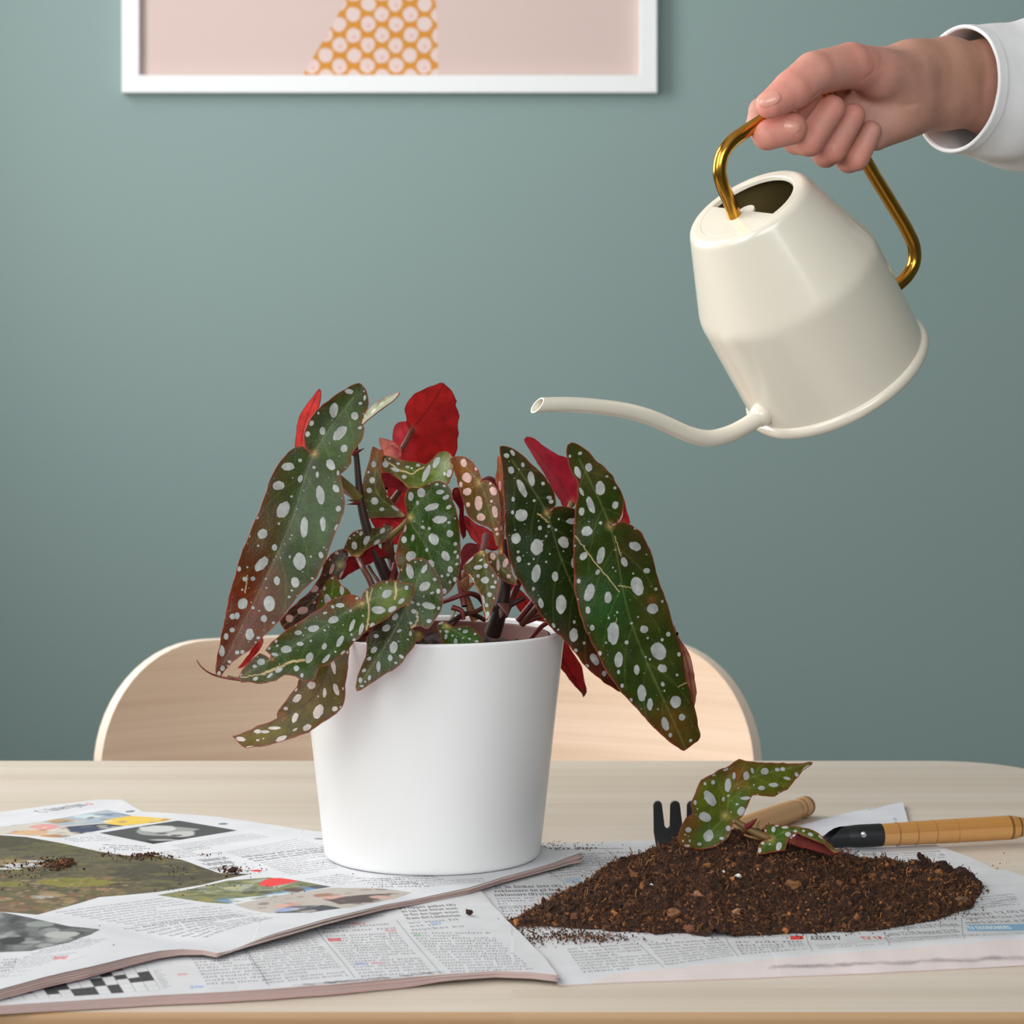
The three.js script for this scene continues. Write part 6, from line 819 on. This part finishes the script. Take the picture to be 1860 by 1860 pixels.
{
  // joints in millimetres: a pixel, how far in front of the handle's plane, and a radius in pixels
  const Dh = CAN.depthAt(1440, 190), pm = Dh / F * 1000;
  const J = (px, py, dz, r) => { const d = CAN.depthAt(px, py) - dz / 1000, p = at(px, py, d); return { p: [p.x * 1000, p.y * 1000, p.z * 1000], r: r * pm }; };
  const chain = (...js) => js.map((j) => J(...j));
  const index = chain([1512, 118, -30, 27], [1386, 202, -26, 26], [1380, 228, -11, 25], [1394, 246, 7, 26.5], [1437, 233, 13, 30]);
  const middle = chain([1540, 125, -32, 27], [1440, 238, -27, 26], [1447, 255, -8, 26], [1470, 256, 10, 28], [1511, 197, 14, 25]);
  const ring = chain([1575, 135, -32, 26], [1488, 262, -24, 25], [1500, 279, -4, 26], [1513, 271, 9, 26], [1549, 210, 12, 23]);
  const pinky = chain([1610, 150, -30, 24], [1530, 280, -20, 22], [1541, 291, -2, 23.5], [1556, 286, 9, 24], [1582, 238, 11, 20]);
  const thumb = chain([1650, 140, 0, 46], [1545, 119, 9, 42], [1480, 133, 14, 39.5], [1440, 163, 17, 36], [1399, 190, 18, 26]);
  const palm = chain([1540, 122, -22, 36], [1660, 130, -12, 50], [1620, 205, -4, 40], [1565, 200, -14, 34]);
  const thenar = chain([1600, 140, 6, 42], [1660, 165, 2, 40]);
  const heel = chain([1590, 245, -2, 30], [1650, 205, -2, 40], [1700, 185, -6, 44]);
  const wristA = chain([1660, 122, -10, 46], [1720, 116, -8, 44], [1800, 122, -8, 48], [2010, 135, -8, 62]), wristB = chain([1660, 190, -8, 42], [1720, 186, -8, 44], [1800, 192, -8, 50], [2010, 215, -8, 66]);
  const cap = (x, y, z, A, B) => { const a = A.p, b = B.p, bx = b[0] - a[0], by = b[1] - a[1], bz = b[2] - a[2], px = x - a[0], py = y - a[1], pz = z - a[2], t = clamp((px * bx + py * by + pz * bz) / (bx * bx + by * by + bz * bz), 0, 1), dx = px - t * bx, dy = py - t * by, dz = pz - t * bz; return Math.sqrt(dx * dx + dy * dy + dz * dz) - (A.r + (B.r - A.r) * t); };
  const run = (x, y, z, c, k) => { let d = 1e9; for (let i = 0; i + 1 < c.length; i++) d = i ? smin(d, cap(x, y, z, c[i], c[i + 1]), k) : cap(x, y, z, c[i], c[i + 1]); return d; };
  // skin folds: shallow grooves along short lines
  const fold = (a, w, dep) => ({ pts: a.map((q) => J(q[0], q[1], q[2], 1).p), w, dep });
  const folds = [fold([[1465, 182, 26], [1490, 168, 30], [1540, 165, 26], [1570, 158, 24]], 1.1, 0.7), fold([[1560, 182, 20], [1600, 196, 20], [1660, 190, 18], [1690, 170, 14]], 1.3, 0.8), fold([[1565, 150, 26], [1585, 128, 26], [1600, 105, 22]], 0.9, 0.35), fold([[1540, 165, 28], [1575, 150, 28], [1598, 122, 26]], 0.8, 0.25), fold([[1690, 110, 14], [1688, 170, 16], [1692, 215, 8]], 0.9, 0.35), fold([[1700, 168, 14], [1730, 166, 12], [1770, 162, 12]], 1.2, 0.3),
    fold([[1440, 128, 22], [1452, 138, 26], [1462, 150, 28]], 0.6, 0.25), fold([[1448, 122, 20], [1460, 134, 25], [1472, 146, 27]], 0.6, 0.22), fold([[1457, 118, 18], [1470, 130, 23], [1480, 142, 26]], 0.6, 0.2), fold([[1462, 168, 28], [1470, 178, 28]], 0.8, 0.5), fold([[1512, 240, 22], [1528, 222, 22]], 0.6, 0.25), fold([[1540, 262, 20], [1562, 244, 20]], 0.6, 0.25)];
  const field = (x, y, z) => {
    let body = run(x, y, z, palm, 9); body = smin(body, run(x, y, z, thenar, 9), 9); body = smin(body, run(x, y, z, heel, 9), 9);
    body = smin(body, smin(run(x, y, z, wristA, 12), run(x, y, z, wristB, 12), 26), 10);
    const T0 = run(x, y, z, thumb, 1.5); let d = smin(body, T0, 7);
    let fing = 1e9; for (const c of [index, middle, ring, pinky]) { const q = run(x, y, z, c, 1.2); fing = smin(fing, q, 0.8); }
    d = smin(d, fing, 1.8);
    for (const q of folds) { let m = 1e9; for (let i = 0; i + 1 < q.pts.length; i++) m = Math.min(m, cap(x, y, z, { p: q.pts[i], r: 0 }, { p: q.pts[i + 1], r: 0 })); if (m < q.w * 5) d += q.dep * Math.exp(-(m * m) / (q.w * q.w * 2)) ; }
    return d + 0.22 * noise(x / 9, y / 9, z / 9);
  };
  const all = [index, middle, ring, pinky, thumb, palm, heel, wristA.slice(0, 3), wristB.slice(0, 3)].flat(), lo = [1e9, 1e9, 1e9], hi = [-1e9, -1e9, -1e9];
  for (const j of all) for (let i = 0; i < 3; i++) { lo[i] = Math.min(lo[i], j.p[i] - j.r - 4); hi[i] = Math.max(hi[i], j.p[i] + j.r + 4); }
  hi[0] += 45; lo[2] -= 22;
  const g = surfaceNets(field, lo, hi, 1.15);
  // skin tone: pinker at finger ends, knuckles and joints
  const pink = [[index[4], 13], [index[3], 11], [middle[4], 10], [middle[3], 10], [ring[3], 10], [pinky[3], 9], [thumb[4], 15], [thumb[3], 13], [thumb[2], 10], [thumb[1], 14], [ring[4], 8]], pos = g.attributes.position, colr = new Float32Array(pos.count * 3), c0 = css(202, 150, 134), c1 = css(222, 142, 128), c2 = css(184, 136, 116), c = new THREE.Color();
  for (let i = 0; i < pos.count; i++) { const x = pos.getX(i), y = pos.getY(i), z = pos.getZ(i); let w = 0; for (const [j, r] of pink) w = Math.max(w, Math.exp(-((x - j.p[0]) ** 2 + (y - j.p[1]) ** 2 + (z - j.p[2]) ** 2) / (r * r * 2.2))); c.copy(c0).lerp(c2, clamp(0.35 + 0.6 * fbm(x / 14, y / 14, z / 14, 3) + smooth(70, 110, x - J(1440, 190, 0, 1).p[0]) * 0.6, 0, 1)).lerp(c1, clamp(w * 0.95 + 0.25 * noise(x / 5, y / 5, z / 5) * w, 0, 1)); const f = 1 + 0.05 * noise(x / 1.6, y / 1.6, z / 1.6); colr[i * 3] = c.r * f; colr[i * 3 + 1] = c.g * f; colr[i * 3 + 2] = c.b * f; }
  g.setAttribute('color', new THREE.BufferAttribute(colr, 3)); g.scale(0.001, 0.001, 0.001);
  const skin = new THREE.MeshPhysicalMaterial({ vertexColors: true, roughness: 0.52, specularIntensity: 0.7, sheen: 0.15, sheenColor: new THREE.Color(1, 0.6, 0.5), sheenRoughness: 0.5 });
  const arm0 = at(1860, 165, CAN.depthAt(1860, 165)), t = thing('person', 'outstretched hand in a white shirt sleeve gripping the golden handle of the watering can', 'person', arm0);
  part('body', g, skin, t);
  // nails: thin curved plates lying on the finger
  const nailMat = phys(226, 160, 142, 0.28, { clearcoat: 0.3 });
  const nail = (px, py, along, w, l, lift) => {
    // march the sight line onto the skin
    const dir = ray(px, py).normalize(), P0 = EYE.clone(); let s = Dh - 0.09; for (let k = 0; k < 200; k++) { const p = P0.clone().addScaledVector(dir, s).multiplyScalar(1000), d = field(p.x, p.y, p.z); if (d < 0.02) break; s += Math.max(d, 0.03) * 0.0007; }
    const p = P0.clone().addScaledVector(dir, s), q = p.clone().multiplyScalar(1000), e = 1.2, n = V3(field(q.x + e, q.y, q.z) - field(q.x - e, q.y, q.z), field(q.x, q.y + e, q.z) - field(q.x, q.y - e, q.z), field(q.x, q.y, q.z + e) - field(q.x, q.y, q.z - e)).normalize();
    const tip = at(px + along[0], py + along[1], -p.z).sub(p); tip.addScaledVector(n, -tip.dot(n)).normalize(); const sd = n.clone().cross(tip).normalize();
    const ng = new THREE.SphereGeometry(1, 28, 18), pp = ng.attributes.position;
    for (let i = 0; i < pp.count; i++) { let a = pp.getX(i), b = pp.getY(i), h = pp.getZ(i); const sq = (v) => Math.sign(v) * Math.abs(v) ** 0.8; const u = sq(a) * w, v = sq(b) * l; const drop = -(u * u) / (w * 2.2) * 0.9 - (v * v) / (l * 7); const o = p.clone().addScaledVector(sd, u).addScaledVector(tip, v).addScaledVector(n, lift + drop + h * 0.0006); pp.setXYZ(i, o.x, o.y, o.z); }
    ng.computeVertexNormals(); part('fingernail', ng, nailMat, t);
  };
  nail(1396, 178, [-40, 14], 0.0052, 0.0072, 0.0007); nail(1439, 229, [40, 4], 0.0045, 0.0052, 0.0006);
  // sleeve: a cotton cuff, open towards the hand
  const cot = pixelTex(256, 256, (x, y) => { const n = 128 + 40 * Math.sin(x * Math.PI / 2) * Math.sin(y * Math.PI / 2) + 50 * fbm(x / 30, y / 30, 2, 3); return [n, n, n]; }, false);
  const cotton = new THREE.MeshPhysicalMaterial({ color: css(234, 233, 233), roughness: 0.85, sheen: 0.2, bumpMap: withRepeat(cot, 8, 8), bumpScale: 0.0003 });
  const Cc = J(1740, 162, -6, 1).p.map((v) => v / 1000), Ce = J(2080, 186, -6, 1).p.map((v) => v / 1000), a = V3(...Cc), b = V3(...Ce), L = a.distanceTo(b), ax = b.clone().sub(a).normalize();
  const upv = V3(0.16, 1, 0); upv.addScaledVector(ax, -upv.dot(ax)).normalize(); const fv = ax.clone().cross(upv).normalize(); if (fv.z < 0) fv.negate();
  const ring_ = (s, th, rad) => { // s: metres along the sleeve
    const w = smooth(0, 0.06, s), wr = 0.0016 * w * Math.sin(s * 120 + 2.2 * Math.sin(th * 2)) + 0.0028 * fbm(s * 26, Math.cos(th) * 1.6, Math.sin(th) * 1.6 + 3, 3) * (0.3 + w), ru = 0.0415 + 0.05 * s + 0.006 * w, rf = 0.0335 + 0.05 * s + 0.006 * w;
    // the opening leans: near side set back, far side forward
    const lean = (Math.cos(th) * 0.0062 + Math.sin(th) * 0.0035) * (1 - smooth(0, 0.1, s));
    return a.clone().addScaledVector(ax, s + lean).addScaledVector(upv, Math.sin(th) * (ru + wr + rad)).addScaledVector(fv, Math.cos(th) * (rf + wr + rad));
  };
  const sleeveGrid = (s0, s1, th, n, m, r0) => { const P = [], uv = [], ix = [], prof = [];   // round the hem: outside, lip, inside
    for (let i = 0; i <= n; i++) prof.push([lerp(s1, s0, i / n), th]); for (let k = 1; k < 8; k++) { const q = k / 8 * Math.PI; prof.push([s0 - Math.sin(q) * th, Math.cos(q) * th]); } for (let i = 0; i <= n; i++) prof.push([lerp(s0, s1, i / n), -th]);
    prof.forEach(([s, r], i) => { for (let j = 0; j <= m; j++) { const p = ring_(s, j / m * Math.PI * 2, r + r0); P.push(p.x, p.y, p.z); uv.push(j / m * 0.25, s); if (i && j) { const A = (i - 1) * (m + 1) + j - 1, B = A + m + 1; ix.push(A, A + 1, B, A + 1, B + 1, B); } } });
    const q = new THREE.BufferGeometry(); q.setAttribute('position', new THREE.Float32BufferAttribute(P, 3)); q.setAttribute('uv', new THREE.Float32BufferAttribute(uv, 2)); q.setIndex(ix); q.computeVertexNormals(); return q; };
  const sl = part('sleeve', sleeveGrid(0, L, 0.0011, 60, 96, 0), cotton, t, 'white cotton sleeve with a folded cuff');
  const cf = sleeveGrid(-0.0004, 0.0055, 0.0013, 6, 96, 0.0006);
  part('cuff_hem', cf, cotton, sl);
}
scene.traverse((o) => { delete o.userData.local; });
renderer.render(scene, camera);
